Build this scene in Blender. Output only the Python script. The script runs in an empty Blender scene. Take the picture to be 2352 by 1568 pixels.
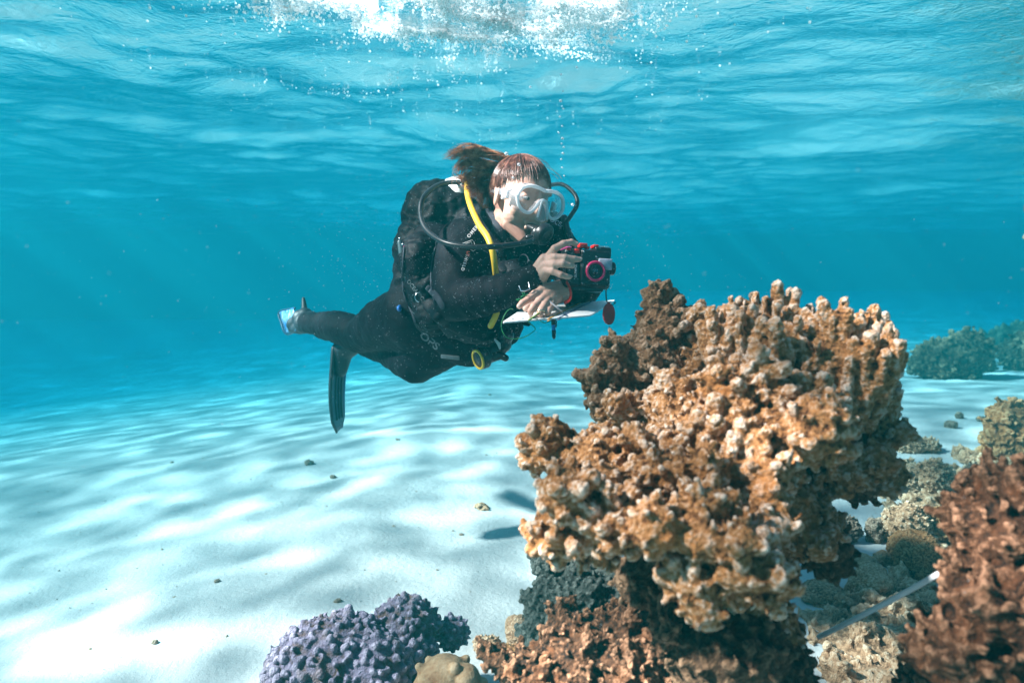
import bpy, bmesh, math, random
import numpy as np
from mathutils import Vector, Matrix
from mathutils.bvhtree import BVHTree
R = math.radians
rng = np.random.default_rng(7)
random.seed(7)
sc = bpy.context.scene
COL = sc.collection

# ------------------------------------------------------------ camera
CAM_H, PITCH, LENS = 1.2, R(7.4), 24.0
cd = bpy.data.cameras.new("camera"); cam = bpy.data.objects.new("camera", cd); COL.objects.link(cam)
cam.location = (0, 0, CAM_H); cam.rotation_euler = (R(90) - PITCH, 0, 0)
cd.lens = LENS; cd.sensor_width = 36; cd.clip_start = 0.02; cd.clip_end = 500
cd.dof.use_dof = True; cd.dof.focus_distance = 1.9; cd.dof.aperture_fstop = 3.4
sc.camera = cam
# ------------------------------------------------------------ light
SUN_DIR = Vector((-0.75, -0.13, 0.65)).normalized()      # towards the sun
SUN_EL = math.asin(SUN_DIR.z); SUN_AZ = math.atan2(SUN_DIR.x, SUN_DIR.y)
w = bpy.data.worlds.new("World"); sc.world = w; w.use_nodes = True
nt = w.node_tree; bg = nt.nodes["Background"]
sky = nt.nodes.new("ShaderNodeTexSky"); sky.sky_type = 'NISHITA'; sky.sun_disc = False
sky.sun_elevation = SUN_EL; sky.sun_rotation = SUN_AZ
nt.links.new(sky.outputs[0], bg.inputs[0]); bg.inputs[1].default_value = 0.05
sl = bpy.data.lights.new("sun", 'SUN'); sl.energy = 5.0; sl.angle = R(2.6); sl.color = (1.0, 0.59, 0.525)
sun = bpy.data.objects.new("sun", sl); COL.objects.link(sun)
sun.rotation_euler = SUN_DIR.to_track_quat('Z', 'Y').to_euler(); sun.location = (0, 0, 8)
vs = sc.view_settings; vs.view_transform = 'Standard'; vs.look = 'None'; vs.gamma = 1; vs.exposure = 1.0
cy = sc.cycles
cy.max_bounces = 7; cy.diffuse_bounces = 2; cy.glossy_bounces = 4; cy.transmission_bounces = 4
cy.volume_bounces = 1; cy.transparent_max_bounces = 12; cy.sample_clamp_indirect = 4.0
cy.caustics_reflective = False; cy.caustics_refractive = False
cy.use_denoising = True

# ------------------------------------------------------------ helpers
K = 36 / 2352 / LENS
FW = Vector((0, math.cos(PITCH), -math.sin(PITCH))); UPV = Vector((0, math.sin(PITCH), math.cos(PITCH))); RT = Vector((1, 0, 0))
C0 = Vector((0, 0, CAM_H))
def P(px, py, d):
    return C0 + FW * d + RT * ((px - 1176) * K * d) + UPV * (-(py - 784) * K * d)
def PA(px, py, d): return np.array(P(px, py, d))
def ray(px, py): return (FW + RT * ((px - 1176) * K) + UPV * (-(py - 784) * K)).normalized()
def tag(o, label=None, cat=None, group=None, kind=None):
    if label: o["label"] = label
    if cat: o["category"] = cat
    if group: o["group"] = group
    if kind: o["kind"] = kind
    return o
def link(name, me, m=None, parent=None):
    o = bpy.data.objects.new(name, me); COL.objects.link(o)
    if m is not None:
        me.materials.clear(); me.materials.append(m)
    if parent is not None: o.parent = parent
    return o
def empty(name, loc=(0, 0, 0)):
    o = bpy.data.objects.new(name, None); COL.objects.link(o); o.location = loc; o.empty_display_size = .05
    return o
def adopt(child, parent):
    bpy.context.view_layer.update()
    child.parent = parent; child.matrix_parent_inverse = parent.matrix_world.inverted(); return child
def np_mesh(name, V, F, smooth=True):
    """V (n,3), F list of faces (array (m,k)) or list of arrays."""
    me = bpy.data.meshes.new(name)
    V = np.asarray(V, dtype=np.float32)
    Fs = F if isinstance(F, list) else [F]
    Fs = [np.asarray(f, dtype=np.int32) for f in Fs if len(f)]
    loops = np.concatenate([f.ravel() for f in Fs]); tot = np.concatenate([np.full(len(f), f.shape[1]) for f in Fs])
    start = np.concatenate([[0], np.cumsum(tot)[:-1]])
    me.vertices.add(len(V)); me.vertices.foreach_set("co", V.ravel())
    me.loops.add(len(loops)); me.loops.foreach_set("vertex_index", loops.astype(np.int32))
    me.polygons.add(len(tot)); me.polygons.foreach_set("loop_start", start.astype(np.int32))
    me.update(calc_edges=True)
    me.polygons.foreach_set("use_smooth", np.full(len(tot), bool(smooth)))
    me.validate(); return me
class MB:
    """collects primitive pieces (numpy) into one mesh"""
    def __init__(s): s.V = []; s.F3 = []; s.F4 = []; s.n = 0
    def add(s, V, F):
        V = np.asarray(V, float); F = np.asarray(F, int)
        (s.F3 if F.shape[1] == 3 else s.F4).append(F + s.n); s.V.append(V); s.n += len(V); return s
    def mesh(s, name, smooth=True):
        Fs = []
        if s.F3: Fs.append(np.concatenate(s.F3))
        if s.F4: Fs.append(np.concatenate(s.F4))
        return np_mesh(name, np.concatenate(s.V), Fs, smooth)
    def build(s, name, m=None, parent=None, smooth=True):
        return link(name, s.mesh(name, smooth), m, parent)
    # --- primitives
    def sphere(s, c, r, M=None, nu=16, nv=10):
        """r scalar or 3-vector, M optional 3x3 columns = axes"""
        r = np.ones(3) * r
        V = [(0, 0, 1.)]
        for j in range(1, nv):
            t = math.pi * j / nv
            for i in range(nu):
                a = 2 * math.pi * i / nu; V.append((math.sin(t) * math.cos(a), math.sin(t) * math.sin(a), math.cos(t)))
        V.append((0, 0, -1.)); V = np.array(V) * r
        if M is not None: V = V @ np.asarray(M).T
        V = V + np.asarray(c)
        T = []; Q = []
        for i in range(nu):
            k = (i + 1) % nu
            T.append((0, 1 + i, 1 + k))
            b = 1 + (nv - 2) * nu; T.append((b + i, len(V) - 1, b + k))
            for j in range(nv - 2): Q.append((1 + j * nu + i, 1 + (j + 1) * nu + i, 1 + (j + 1) * nu + k, 1 + j * nu + k))
        n = s.n; s.F3.append(np.array(T) + n)
        if Q: s.F4.append(np.array(Q) + n)
        s.V.append(V); s.n += len(V); return s
    def tube(s, pts, rad, n=12, cap=True, flat=None, up=None, samples=0):
        """round tube through points; rad scalar/list; hemispherical ends if cap; flat=(a,b) scales of section"""
        pts = np.array([np.array(p, float) for p in pts]); rad = np.ones(len(pts)) * rad if np.isscalar(rad) else np.array(rad, float)
        if samples: pts, rad = spline(pts, rad, samples)
        T = np.gradient(pts, axis=0); T /= np.linalg.norm(T, axis=1)[:, None] + 1e-12
        u = np.array(up, float) if up is not None else (np.array([0, 0, 1.]) if abs(T[0][2]) < .9 else np.array([1., 0, 0]))
        rings = []; fa, fb = flat if flat else (1, 1)
        def ring(c, t, u, r): 
            b = np.cross(t, u); b /= np.linalg.norm(b); u2 = np.cross(b, t)
            a = np.linspace(0, 2 * math.pi, n, endpoint=False)
            return c + r * (np.cos(a)[:, None] * b * fa + np.sin(a)[:, None] * u2 * fb), u2
        if cap:
            for k in (3, 2, 1):
                an = k * math.pi / 8; _r, u = ring(pts[0] - T[0] * rad[0] * math.sin(an) , T[0], u, rad[0] * math.cos(an)); rings.append(_r)
        for i in range(len(pts)):
            _r, u = ring(pts[i], T[i], u, rad[i]); rings.append(_r)
        if cap:
            for k in (1, 2, 3):
                an = k * math.pi / 8; _r, u = ring(pts[-1] + T[-1] * rad[-1] * math.sin(an), T[-1], u, rad[-1] * math.cos(an)); rings.append(_r)
        m = len(rings); V = np.concatenate(rings + [[pts[0] - T[0] * (rad[0] if cap else 0)], [pts[-1] + T[-1] * (rad[-1] if cap else 0)]])
        Q = []; i0 = np.arange(n); i1 = (i0 + 1) % n
        for j in range(m - 1): Q.append(np.stack([j * n + i0, j * n + i1, (j + 1) * n + i1, (j + 1) * n + i0], 1))
        Tt = [np.stack([np.full(n, m * n), i1, i0], 1), np.stack([np.full(n, m * n + 1), (m - 1) * n + i0, (m - 1) * n + i1], 1)]
        k = s.n; s.F4.append(np.concatenate(Q) + k); s.F3.append(np.concatenate(Tt) + k); s.V.append(V); s.n += len(V); return s
    def box(s, c, size, M=None, bev=0.0):
        bm = bmesh.new(); bmesh.ops.create_cube(bm, size=1)
        for v in bm.verts: v.co = Vector((v.co.x * size[0], v.co.y * size[1], v.co.z * size[2]))
        if bev: bmesh.ops.bevel(bm, geom=bm.edges[:], offset=bev, segments=3, affect='EDGES', profile=.5)
        s.bm(bm, c, M); return s
    def cyl(s, c, axis, r, h, n=32, bev=0.0, r2=None):
        bm = bmesh.new(); bmesh.ops.create_cone(bm, cap_ends=True, segments=n, radius1=r, radius2=r if r2 is None else r2, depth=h)
        if bev:
            ed = [e for e in bm.edges if abs(e.verts[0].co.z - e.verts[1].co.z) < 1e-6]
            bmesh.ops.bevel(bm, geom=ed, offset=bev, segments=3, affect='EDGES', profile=.5)
        M = np.array(Vector(axis).to_track_quat('Z', 'Y').to_matrix()); s.bm(bm, c, M); return s
    def bm(s, bm, c=(0, 0, 0), M=None):
        bmesh.ops.triangulate(bm, faces=[f for f in bm.faces if len(f.verts) > 4])
        bm.verts.index_update(); V = np.array([v.co[:] for v in bm.verts])
        if M is not None: V = V @ np.asarray(M).T
        V = V + np.asarray(c)
        T = [[v.index for v in f.verts] for f in bm.faces if len(f.verts) == 3]; Q = [[v.index for v in f.verts] for f in bm.faces if len(f.verts) == 4]
        n = s.n
        if T: s.F3.append(np.array(T) + n)
        if Q: s.F4.append(np.array(Q) + n)
        s.V.append(V); s.n += len(V); bm.free(); return s
    def torus(s, c, axis, Rr, r, n=40, k=10, sx=1, arc=1.0):
        M = np.array(Vector(axis).to_track_quat('Z', 'Y').to_matrix())
        cnt = n if arc == 1.0 else n
        a = np.linspace(0, 2 * math.pi * arc, cnt, endpoint=(arc != 1.0))
        ring = np.stack([Rr * np.cos(a) * sx, Rr * np.sin(a), 0 * a], 1) @ M.T + np.asarray(c)
        if arc != 1.0: return s.tube(ring, r, n=k)
        b = np.linspace(0, 2 * math.pi, k, endpoint=False)
        V = np.array([[(Rr + r * math.cos(t)) * math.cos(p) * sx, (Rr + r * math.cos(t)) * math.sin(p), r * math.sin(t)] for p in a for t in b]) @ M.T + np.asarray(c)
        Q = [(i * k + j, ((i + 1) % n) * k + j, ((i + 1) % n) * k + (j + 1) % k, i * k + (j + 1) % k) for i in range(n) for j in range(k)]
        return s.add(V, Q)
def spline(pts, rad, n):
    """Catmull-Rom"""
    pts = np.asarray(pts, float); m = len(pts); out = []; ro = []
    Pp = np.vstack([2 * pts[0] - pts[1], pts, 2 * pts[-1] - pts[-2]]); Rr = np.concatenate([[rad[0]], rad, [rad[-1]]])
    for i in range(m - 1):
        for t in np.linspace(0, 1, n, endpoint=False):
            a, b, c, d = Pp[i:i + 4]; out.append(.5 * (2 * b + (c - a) * t + (2 * a - 5 * b + 4 * c - d) * t * t + (3 * b - a - 3 * c + d) * t ** 3))
            ro.append(Rr[i + 1] * (1 - t) + Rr[i + 2] * t)
    out.append(pts[-1]); ro.append(rad[-1]); return np.array(out), np.array(ro)
def bake(me, mods):
    """run modifiers on a mesh and return the evaluated mesh"""
    o = bpy.data.objects.new("tmp", me); COL.objects.link(o)
    for ty, kw in mods:
        md = o.modifiers.new(ty, ty)
        for k, v in kw.items(): setattr(md, k, v)
    dg = bpy.context.evaluated_depsgraph_get(); dg.update()
    res = bpy.data.meshes.new_from_object(o.evaluated_get(dg)); bpy.data.objects.remove(o)
    return res
def shade(me, s=True): me.polygons.foreach_set("use_smooth", np.full(len(me.polygons), s)); return me
def tex(kind, **kw):
    t = bpy.data.textures.new(kind, kind)
    for k, v in kw.items(): setattr(t, k, v)
    return t
def fuse(mb, voxel, smooth=0, disp=(), name="m"):
    mods = [('REMESH', dict(mode='VOXEL', voxel_size=voxel, use_smooth_shade=True))]
    if smooth: mods.append(('SMOOTH', dict(factor=.5, iterations=smooth)))
    for t, st in disp: mods.append(('DISPLACE', dict(texture=t, strength=st, texture_coords='LOCAL', mid_level=.5)))
    return shade(bake(mb.mesh(name), mods))
def co(me):
    a = np.empty(len(me.vertices) * 3, np.float32); me.vertices.foreach_get("co", a); return a.reshape(-1, 3).astype(float)
def setco(me, V): me.vertices.foreach_set("co", np.asarray(V, np.float32).ravel()); me.update()

# value noise on numpy arrays
_perm = rng.permutation(512); _val = rng.random(512) * 2 - 1
def vnoise(x, y, z=0.0):
    x, y, z = np.broadcast_arrays(np.asarray(x, float), y, z)
    xi, yi, zi = np.floor(x).astype(int), np.floor(y).astype(int), np.floor(z).astype(int)
    fx, fy, fz = x - xi, y - yi, z - zi; s = lambda t: t * t * (3 - 2 * t); fx, fy, fz = s(fx), s(fy), s(fz)
    def h(a, b, c): return _val[_perm[(_perm[(_perm[a & 511] + b) & 511] + c) & 511]]
    r = 0
    for dx in (0, 1):
        for dy in (0, 1):
            for dz in (0, 1):
                r = r + (fx if dx else 1 - fx) * (fy if dy else 1 - fy) * (fz if dz else 1 - fz) * h(xi + dx, yi + dy, zi + dz)
    return r
def fbm(x, y, z=0.0, o=4):
    r = 0; a = 1; f = 1
    for i in range(o): r = r + a * vnoise(np.asarray(x) * f + 17.3 * i, np.asarray(y) * f, np.asarray(z) * f); a *= .5; f *= 2.03
    return r

# ------------------------------------------------------------ node helpers
class NT:
    def __init__(s, name):
        s.m = bpy.data.materials.new(name); s.m.use_nodes = True; s.t = s.m.node_tree; s.t.nodes.clear()
        s.out = s.t.nodes.new("ShaderNodeOutputMaterial")
    def n(s, ty, ins=None, **kw):
        nd = s.t.nodes.new("ShaderNode" + ty)
        for k, v in kw.items(): setattr(nd, k, v)
        for k, v in (ins or {}).items():
            if hasattr(v, "links"): s.t.links.new(v, nd.inputs[k])
            else: nd.inputs[k].default_value = v
        return nd
    def math(s, op, a, b=0.0, c=0.0, clamp=False):
        return s.n("Math", {0: a, 1: b, 2: c}, operation=op, use_clamp=clamp).outputs[0]
    def noise(s, sc_, detail=4, rough=.55, vec=None, dist=0.0, **kw):
        i = {"Scale": sc_, "Detail": detail, "Roughness": rough, "Distortion": dist}
        if vec is not None: i["Vector"] = vec
        return s.n("TexNoise", i, **kw).outputs[0]
    def ramp(s, f, stops):
        r = s.n("ValToRGB", {0: f}); e = r.color_ramp.elements
        while len(e) < len(stops): e.new(.5)
        for k, (p, c) in enumerate(stops):
            e[k].position = p; e[k].color = (*c, 1) if hasattr(c, "__len__") else (c, c, c, 1)
        return r.outputs[0]
    def mix(s, f, a, b, bt='MIX'):
        nd = s.t.nodes.new("ShaderNodeMix"); nd.data_type = 'RGBA'; nd.blend_type = bt
        for k, v in ((0, f), (6, a), (7, b)):
            if hasattr(v, "links"): s.t.links.new(v, nd.inputs[k])
            else: nd.inputs[k].default_value = v if k == 0 else (*v, 1) if len(v) == 3 else v
        return nd.outputs[2]
    def pos(s): return s.n("NewGeometry").outputs["Position"]
    def bump(s, h, st=.5, dist=.01, normal=None):
        i = {"Strength": st, "Distance": dist, "Height": h}
        if normal is not None: i["Normal"] = normal
        return s.n("Bump", i).outputs[0]
    def pbr(s, color, rough=.6, normal=None, **kw):
        i = {"Base Color": (*color, 1) if isinstance(color, tuple) else color, "Roughness": rough}
        if normal is not None: i["Normal"] = normal
        i.update(kw); return s.n("BsdfPrincipled", i).outputs[0]
    def fin(s, sh, slot=0): s.t.links.new(sh, s.out.inputs[slot]); return s.m
def simple(name, color, rough=.5, var=.12, scale=60, bump=.15, bd=.002, **kw):
    t = NT(name); tc = t.n("TexCoord").outputs["Object"]
    n1 = t.noise(scale, 4, .6, tc); n2 = t.noise(scale * 5, 3, .6, tc)
    d = tuple(c * (1 - var * 2) for c in color); l = tuple(min(1, c * (1 + var * 2)) for c in color)
    c = t.ramp(n1, [(.3, d), (.7, l)])
    return t.fin(t.pbr(c, rough, t.bump(n2, bump, bd), **kw))
# ============================================================ WATER, SAND
SURF = 2.08
def warp(n, span, a):
    t = np.linspace(-1, 1, n); return span * np.sinh(a * t) / math.sinh(a)
_wr = np.random.default_rng(21)
WAVES = []
for k in range(64):
    lam = 0.16 * (1.6 / 0.10) ** (k / 63.0) * _wr.uniform(.85, 1.15)
    th = R(72) + _wr.normal(0, .8)                        # travel mostly along y: crests run left-right
    WAVES.append((lam, th, _wr.uniform(0, 6.283), 0.0052 * lam ** 1.2))
def wave(x, y, cell=0.02):
    x = np.asarray(x, float); y = np.asarray(y, float); z = np.zeros(np.broadcast(x, y).shape)
    wx = x + .18 * vnoise(x * .9, y * .9, 3.1); wy = y + .18 * vnoise(x * .9, y * .9, 9.7)
    amp = .75 + .5 * vnoise(x * .45, y * .45, 5.0)
    for lam, th, ph, A in WAVES:
        k = 2 * math.pi / lam; c = np.clip((lam / np.maximum(cell, 1e-6) - 2.2) / 3, 0, 1)
        s = np.sin(k * (wx * math.cos(th) + wy * math.sin(th)) + ph)
        z = z + A * c * amp * (1 - 2 * (1 - (s * .5 + .5)) ** 1.35 * .0 - 0) * s
    return SURF + z
def grid_mesh(name, X, Y, Z, flip=False):
    ny, nx = X.shape; i = np.arange(nx * ny).reshape(ny, nx)
    F = np.stack([i[:-1, :-1], i[:-1, 1:], i[1:, 1:], i[1:, :-1]], -1).reshape(-1, 4)
    if flip: F = F[:, ::-1]
    return np_mesh(name, np.stack([X, Y, Z], -1).reshape(-1, 3), F)
# water surface (seen from below: total internal reflection outside Snell's window, sunlight enters through it)
gx = warp(760, 50, 3.6); gy = warp(900, 44, 3.9) + 4.0
X, Y = np.meshgrid(gx, gy); cell = np.maximum(np.gradient(gx)[None, :] * .5 + np.gradient(gy)[:, None] * .5, .01)
surf_me = grid_mesh("water_surface", X, Y, wave(X, Y, cell), flip=True)
t = NT("water_surface_mat")
geo = t.n("NewGeometry")
nz = t.n("VectorMath", {0: t.n("VectorMath", {0: geo.outputs["True Normal"], 3: .3}, operation='SCALE').outputs[0], 1: (0, 0, -.7)}, operation='ADD').outputs[0]
dt = t.n("VectorMath", {0: nz, 1: geo.outputs["Incoming"]}, operation='DOT_PRODUCT').outputs["Value"]
cosv = t.math('ABSOLUTE', dt)
win = t.n("MapRange", {0: cosv, 1: .50, 2: .60, 3: 0.0, 4: 1.0}, interpolation_type='SMOOTHSTEP').outputs[0]
pos = t.pos()
sepp = t.n("Mapping", {"Vector": pos, "Scale": (1.0, 1.05, 1.0)}).outputs[0]
r1 = t.noise(8, 4, .55, sepp, .9); r2 = t.noise(34, 3, .55, sepp, .6)
bh = t.math('ADD', t.math('MULTIPLY', r1, .8), t.math('MULTIPLY', r2, .30))
nrm = t.bump(bh, 1.0, .012)
mirror = t.n("BsdfGlossy", {"Color": (.93, .98, 1, 1), "Roughness": .03, "Normal": nrm}).outputs[0]
# light focused by the ripples: bright network and broad bright and dim drifts in what the surface lets through
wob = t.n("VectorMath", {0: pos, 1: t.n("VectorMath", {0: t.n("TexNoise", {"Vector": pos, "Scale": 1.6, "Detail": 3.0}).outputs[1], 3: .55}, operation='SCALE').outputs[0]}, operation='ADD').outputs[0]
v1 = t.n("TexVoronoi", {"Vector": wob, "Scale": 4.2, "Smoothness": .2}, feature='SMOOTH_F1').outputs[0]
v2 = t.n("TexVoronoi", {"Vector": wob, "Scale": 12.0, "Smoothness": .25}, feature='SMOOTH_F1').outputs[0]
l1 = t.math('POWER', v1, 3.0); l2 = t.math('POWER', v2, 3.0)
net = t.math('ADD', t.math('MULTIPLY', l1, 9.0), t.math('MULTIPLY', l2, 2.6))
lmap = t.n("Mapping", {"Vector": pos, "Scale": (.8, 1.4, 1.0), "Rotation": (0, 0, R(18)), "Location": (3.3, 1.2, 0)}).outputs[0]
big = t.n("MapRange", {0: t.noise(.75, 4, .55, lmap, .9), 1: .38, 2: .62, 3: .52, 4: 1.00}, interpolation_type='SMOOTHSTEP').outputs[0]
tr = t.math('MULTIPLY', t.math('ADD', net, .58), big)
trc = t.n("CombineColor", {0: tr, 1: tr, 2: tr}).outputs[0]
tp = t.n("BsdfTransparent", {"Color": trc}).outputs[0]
t.fin(t.n("MixShader", {0: win, 1: mirror, 2: tp}).outputs[0])
tag(link("water_surface", surf_me, t.m), "rippled underside of the sea surface mirroring the pale sand", kind="structure")

# sand
def sand_z(x, y):
    x = np.asarray(x, float); y = np.asarray(y, float)
    z = -.12 * np.clip(-x - .6, 0, 14) - .10 * np.clip(y - 4.5, 0, 14) - .01 * np.clip(y - 18, 0, 40) + .03 * fbm(x * .5, y * .5, 2.2, 3) + .010 * fbm(x * 2.3, y * 2.3, 4.1, 3)
    z = z + .05 * np.clip(x - 1.2, 0, 6)
    return z
gx = warp(620, 50, 4.0); gy = warp(700, 43, 4.0) + 4.0
X, Y = np.meshgrid(gx, gy); Z = sand_z(X, Y)
near = np.exp(-((X) ** 2 + (Y - 3) ** 2) / 30)
Z = Z + near * (.0035 * fbm(X * 14, Y * 14, 1.0, 3) + .006 * np.abs(vnoise(X * 6, Y * 9, .3)))
sand_me = grid_mesh("sandy_seabed", X, Y, Z)
t = NT("sand_mat"); pos = t.pos()
n1 = t.noise(1.3, 5, .6, pos); n2 = t.noise(260, 3, .7, pos); n3 = t.noise(38, 5, .65, pos)
c = t.ramp(n1, [(.3, (.52, .46, .445)), (.7, (.61, .54, .525))])
spk = t.n("MapRange", {0: n2, 1: .68, 2: .76, 3: 0.0, 4: .55}).outputs[0]
c = t.mix(spk, c, (.30, .25, .19))
spk2 = t.n("MapRange", {0: n3, 1: .66, 2: .74, 3: 0.0, 4: .45}).outputs[0]
c = t.mix(spk2, c, (.34, .29, .22))
hh = t.math('ADD', t.math('MULTIPLY', n2, .25), n3)
t.fin(t.pbr(c, .9, t.bump(hh, .6, .014)))
tag(link("sandy_seabed", sand_me, t.m), "pale white sand bottom dappled with sunlight", kind="structure")

# water volume
hb = MB().box((5, 25, -2.35), (118, 92, 9.9)); haze = hb.build("haze", None, None, False)
t = NT("haze_mat")
vol = t.n("VolumePrincipled", {"Color": (.002, .062, .065, 1), "Absorption Color": (.11, .62, .74, 1), "Density": .33, "Anisotropy": .1}).outputs[0]
t.fin(vol, 1); haze.data.materials.append(t.m)
tag(haze, "clear turquoise sea water fading far things to blue", kind="stuff")
haze.display_type = 'WIRE'
# ============================================================ CORAL
def coral_mat(name, valley, mid, tip, rust=None, rough=.85, pits=1.0, seed=0.0):
    t = NT(name); pos = t.pos(); geo = t.n("NewGeometry")
    p = t.n("Mapping", {"Vector": pos, "Location": (seed, seed * .7, 0)}).outputs[0]
    pt = t.n("MapRange", {0: geo.outputs["Pointiness"], 1: .44, 2: .58}).outputs[0]  # bleached tips and browned hollows, deepened with painted crevice shade and highlights
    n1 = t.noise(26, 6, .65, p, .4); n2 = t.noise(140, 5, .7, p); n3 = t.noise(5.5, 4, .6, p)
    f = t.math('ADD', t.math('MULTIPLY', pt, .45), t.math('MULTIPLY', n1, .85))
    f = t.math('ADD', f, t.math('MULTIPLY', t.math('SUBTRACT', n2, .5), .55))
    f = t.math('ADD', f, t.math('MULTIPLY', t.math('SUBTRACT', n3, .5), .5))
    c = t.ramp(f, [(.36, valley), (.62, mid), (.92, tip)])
    if rust:
        rf = t.n("MapRange", {0: t.noise(13, 4, .6, p, .5), 1: .53, 2: .68}).outputs[0]
        c = t.mix(t.math('MULTIPLY', rf, .6), c, rust)
    vo = t.n("TexVoronoi", {"Vector": p, "Scale": 170.0, "Randomness": 1.0}).outputs[0]
    h = t.math('ADD', t.math('MULTIPLY', n2, 1.0), t.math('MULTIPLY', vo, .5))
    h = t.math('ADD', h, n1)
    return t.fin(t.pbr(c, rough, t.bump(h, .9 * pits, .010), **{"Specular IOR Level": .25}))

_cap_cache = {}
def capsule_tpl(n=10, rings=3):
    """unit capsule along z: radius 1, from z=0 to z=1 param; returns dirs (xy unit, hemis offset, t)"""
    if (n, rings) in _cap_cache: return _cap_cache[(n, rings)]
    V = []; a = np.linspace(0, 2 * math.pi, n, endpoint=False)
    prof = [(math.cos(b), -math.sin(b), 0.0) for b in (R(60), R(30), 0)] + [(1, 0, k / rings) for k in range(1, rings)] + [(math.cos(b), math.sin(b), 1.0) for b in (0, R(30), R(60))]
    for (r, h, tt) in prof:
        for x in a: V.append((r * math.cos(x), r * math.sin(x), h, tt))
    V.append((0, 0, -1, 0)); V.append((0, 0, 1, 1)); V = np.array(V); m = len(prof)
    i0 = np.arange(n); i1 = (i0 + 1) % n
    Q = np.concatenate([np.stack([j * n + i0, j * n + i1, (j + 1) * n + i1, (j + 1) * n + i0], 1) for j in range(m - 1)])
    T = np.concatenate([np.stack([np.full(n, m * n), i1, i0], 1), np.stack([np.full(n, m * n + 1), (m - 1) * n + i0, (m - 1) * n + i1], 1)])
    _cap_cache[(n, rings)] = (V, Q, T); return _cap_cache[(n, rings)]
def capsules(mb, A, B, ra, rb, n=9, rings=2):
    """batch of tapered capsules"""
    tp, Q, T = capsule_tpl(n, rings); A = np.asarray(A); B = np.asarray(B); N = len(A)
    if N == 0: return
    ra = np.broadcast_to(ra, N).astype(float); rb = np.broadcast_to(rb, N).astype(float)
    d = B - A; L = np.linalg.norm(d, axis=1) + 1e-9; z = d / L[:, None]
    ref = np.where(np.abs(z[:, 2:3]) < .9, np.array([[0, 0, 1.]]), np.array([[1., 0, 0]]))
    x = np.cross(ref, z); x /= np.linalg.norm(x, axis=1)[:, None]; y = np.cross(z, x)
    tt = tp[:, 3][None, :]; rr = ra[:, None] * (1 - tt) + rb[:, None] * tt
    V = A[:, None, :] + z[:, None, :] * (tt * L[:, None] + rr * tp[:, 2][None, :])[..., None] + x[:, None, :] * (rr * tp[:, 0])[..., None] + y[:, None, :] * (rr * tp[:, 1])[..., None]
    nv = len(tp); off = (np.arange(N) * nv)[:, None, None] + mb.n
    mb.F4.append((Q[None] + off).reshape(-1, 4)); mb.F3.append((T[None] + off).reshape(-1, 3)); mb.V.append(V.reshape(-1, 3)); mb.n += N * nv
CAMM = np.array([RT, UPV, FW])        # rows
def EL(px, py, d, rx, ry, rd, rot=0):
    """ellipsoid given in image pixels and metres of depth; rot turns it in the picture plane (deg)"""
    s = K * d; c, q = math.cos(R(rot)), math.sin(R(rot))
    ax = np.array([c * CAMM[0] + q * CAMM[1], -q * CAMM[0] + c * CAMM[1], CAMM[2]])
    return (PA(px, py, d), np.array([rx * s, ry * s, rd]), ax)
def EW(x, y, z, rx, ry, rz, rot=0):
    c, q = math.cos(R(rot)), math.sin(R(rot))
    return (np.array([x, y, z], float), np.array([rx, ry, rz], float), np.array([[c, q, 0], [-q, c, 0], [0, 0, 1.]]))
def inside(els, Q, s=1.0):
    r = np.zeros(len(Q), bool)
    for c, rr, ax in els: r |= (((Q - c) @ ax.T / (rr * s)) ** 2).sum(1) < 1
    return r
def shell(els, spacing, g):
    """points spread over the outside of a union of ellipsoids, thinned to a spacing; returns pos, normal, ellipsoid index"""
    Pp = []; Nn = []; I = []
    for k, (c, rr, ax) in enumerate(els):
        area = 4 * math.pi * ((rr[0] * rr[1]) ** 1.6 / 3 + (rr[0] * rr[2]) ** 1.6 / 3 + (rr[1] * rr[2]) ** 1.6 / 3) ** (1 / 1.6)
        n = int(area / spacing ** 2 * 3.2) + 8
        u = g.normal(size=(n, 3)); u /= np.linalg.norm(u, axis=1)[:, None]
        q = c + (u * rr) @ ax; nn = (u / rr) @ ax; nn /= np.linalg.norm(nn, axis=1)[:, None]
        others = els[:k] + els[k + 1:]; keep = ~inside(others, q, .97) if others else np.ones(n, bool)
        Pp.append(q[keep]); Nn.append(nn[keep]); I.append(np.full(keep.sum(), k))
    Pp = np.concatenate(Pp); Nn = np.concatenate(Nn); I = np.concatenate(I)
    o = g.permutation(len(Pp)); cellmap = {}; out = []
    for j in o:
        key = tuple(np.floor(Pp[j] / spacing).astype(int)); ok = True
        for dx in (-1, 0, 1):
            for dy in (-1, 0, 1):
                for dz in (-1, 0, 1):
                    for q in cellmap.get((key[0] + dx, key[1] + dy, key[2] + dz), ()):
                        if ((Pp[q] - Pp[j]) ** 2).sum() < spacing ** 2: ok = False; break
                    if not ok: break
                if not ok: break
            if not ok: break
        if ok: cellmap.setdefault(key, []).append(j); out.append(j)
    out = np.array(out); return Pp[out], Nn[out], I[out]
T_MED = tex('CLOUDS', noise_scale=.022, noise_depth=3, noise_type='HARD_NOISE'); T_FINE = tex('CLOUDS', noise_scale=.0075, noise_depth=2)
T_BIG = tex('CLOUDS', noise_scale=.07, noise_depth=2); T_SMALL = tex('CLOUDS', noise_scale=.004, noise_depth=1)
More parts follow.
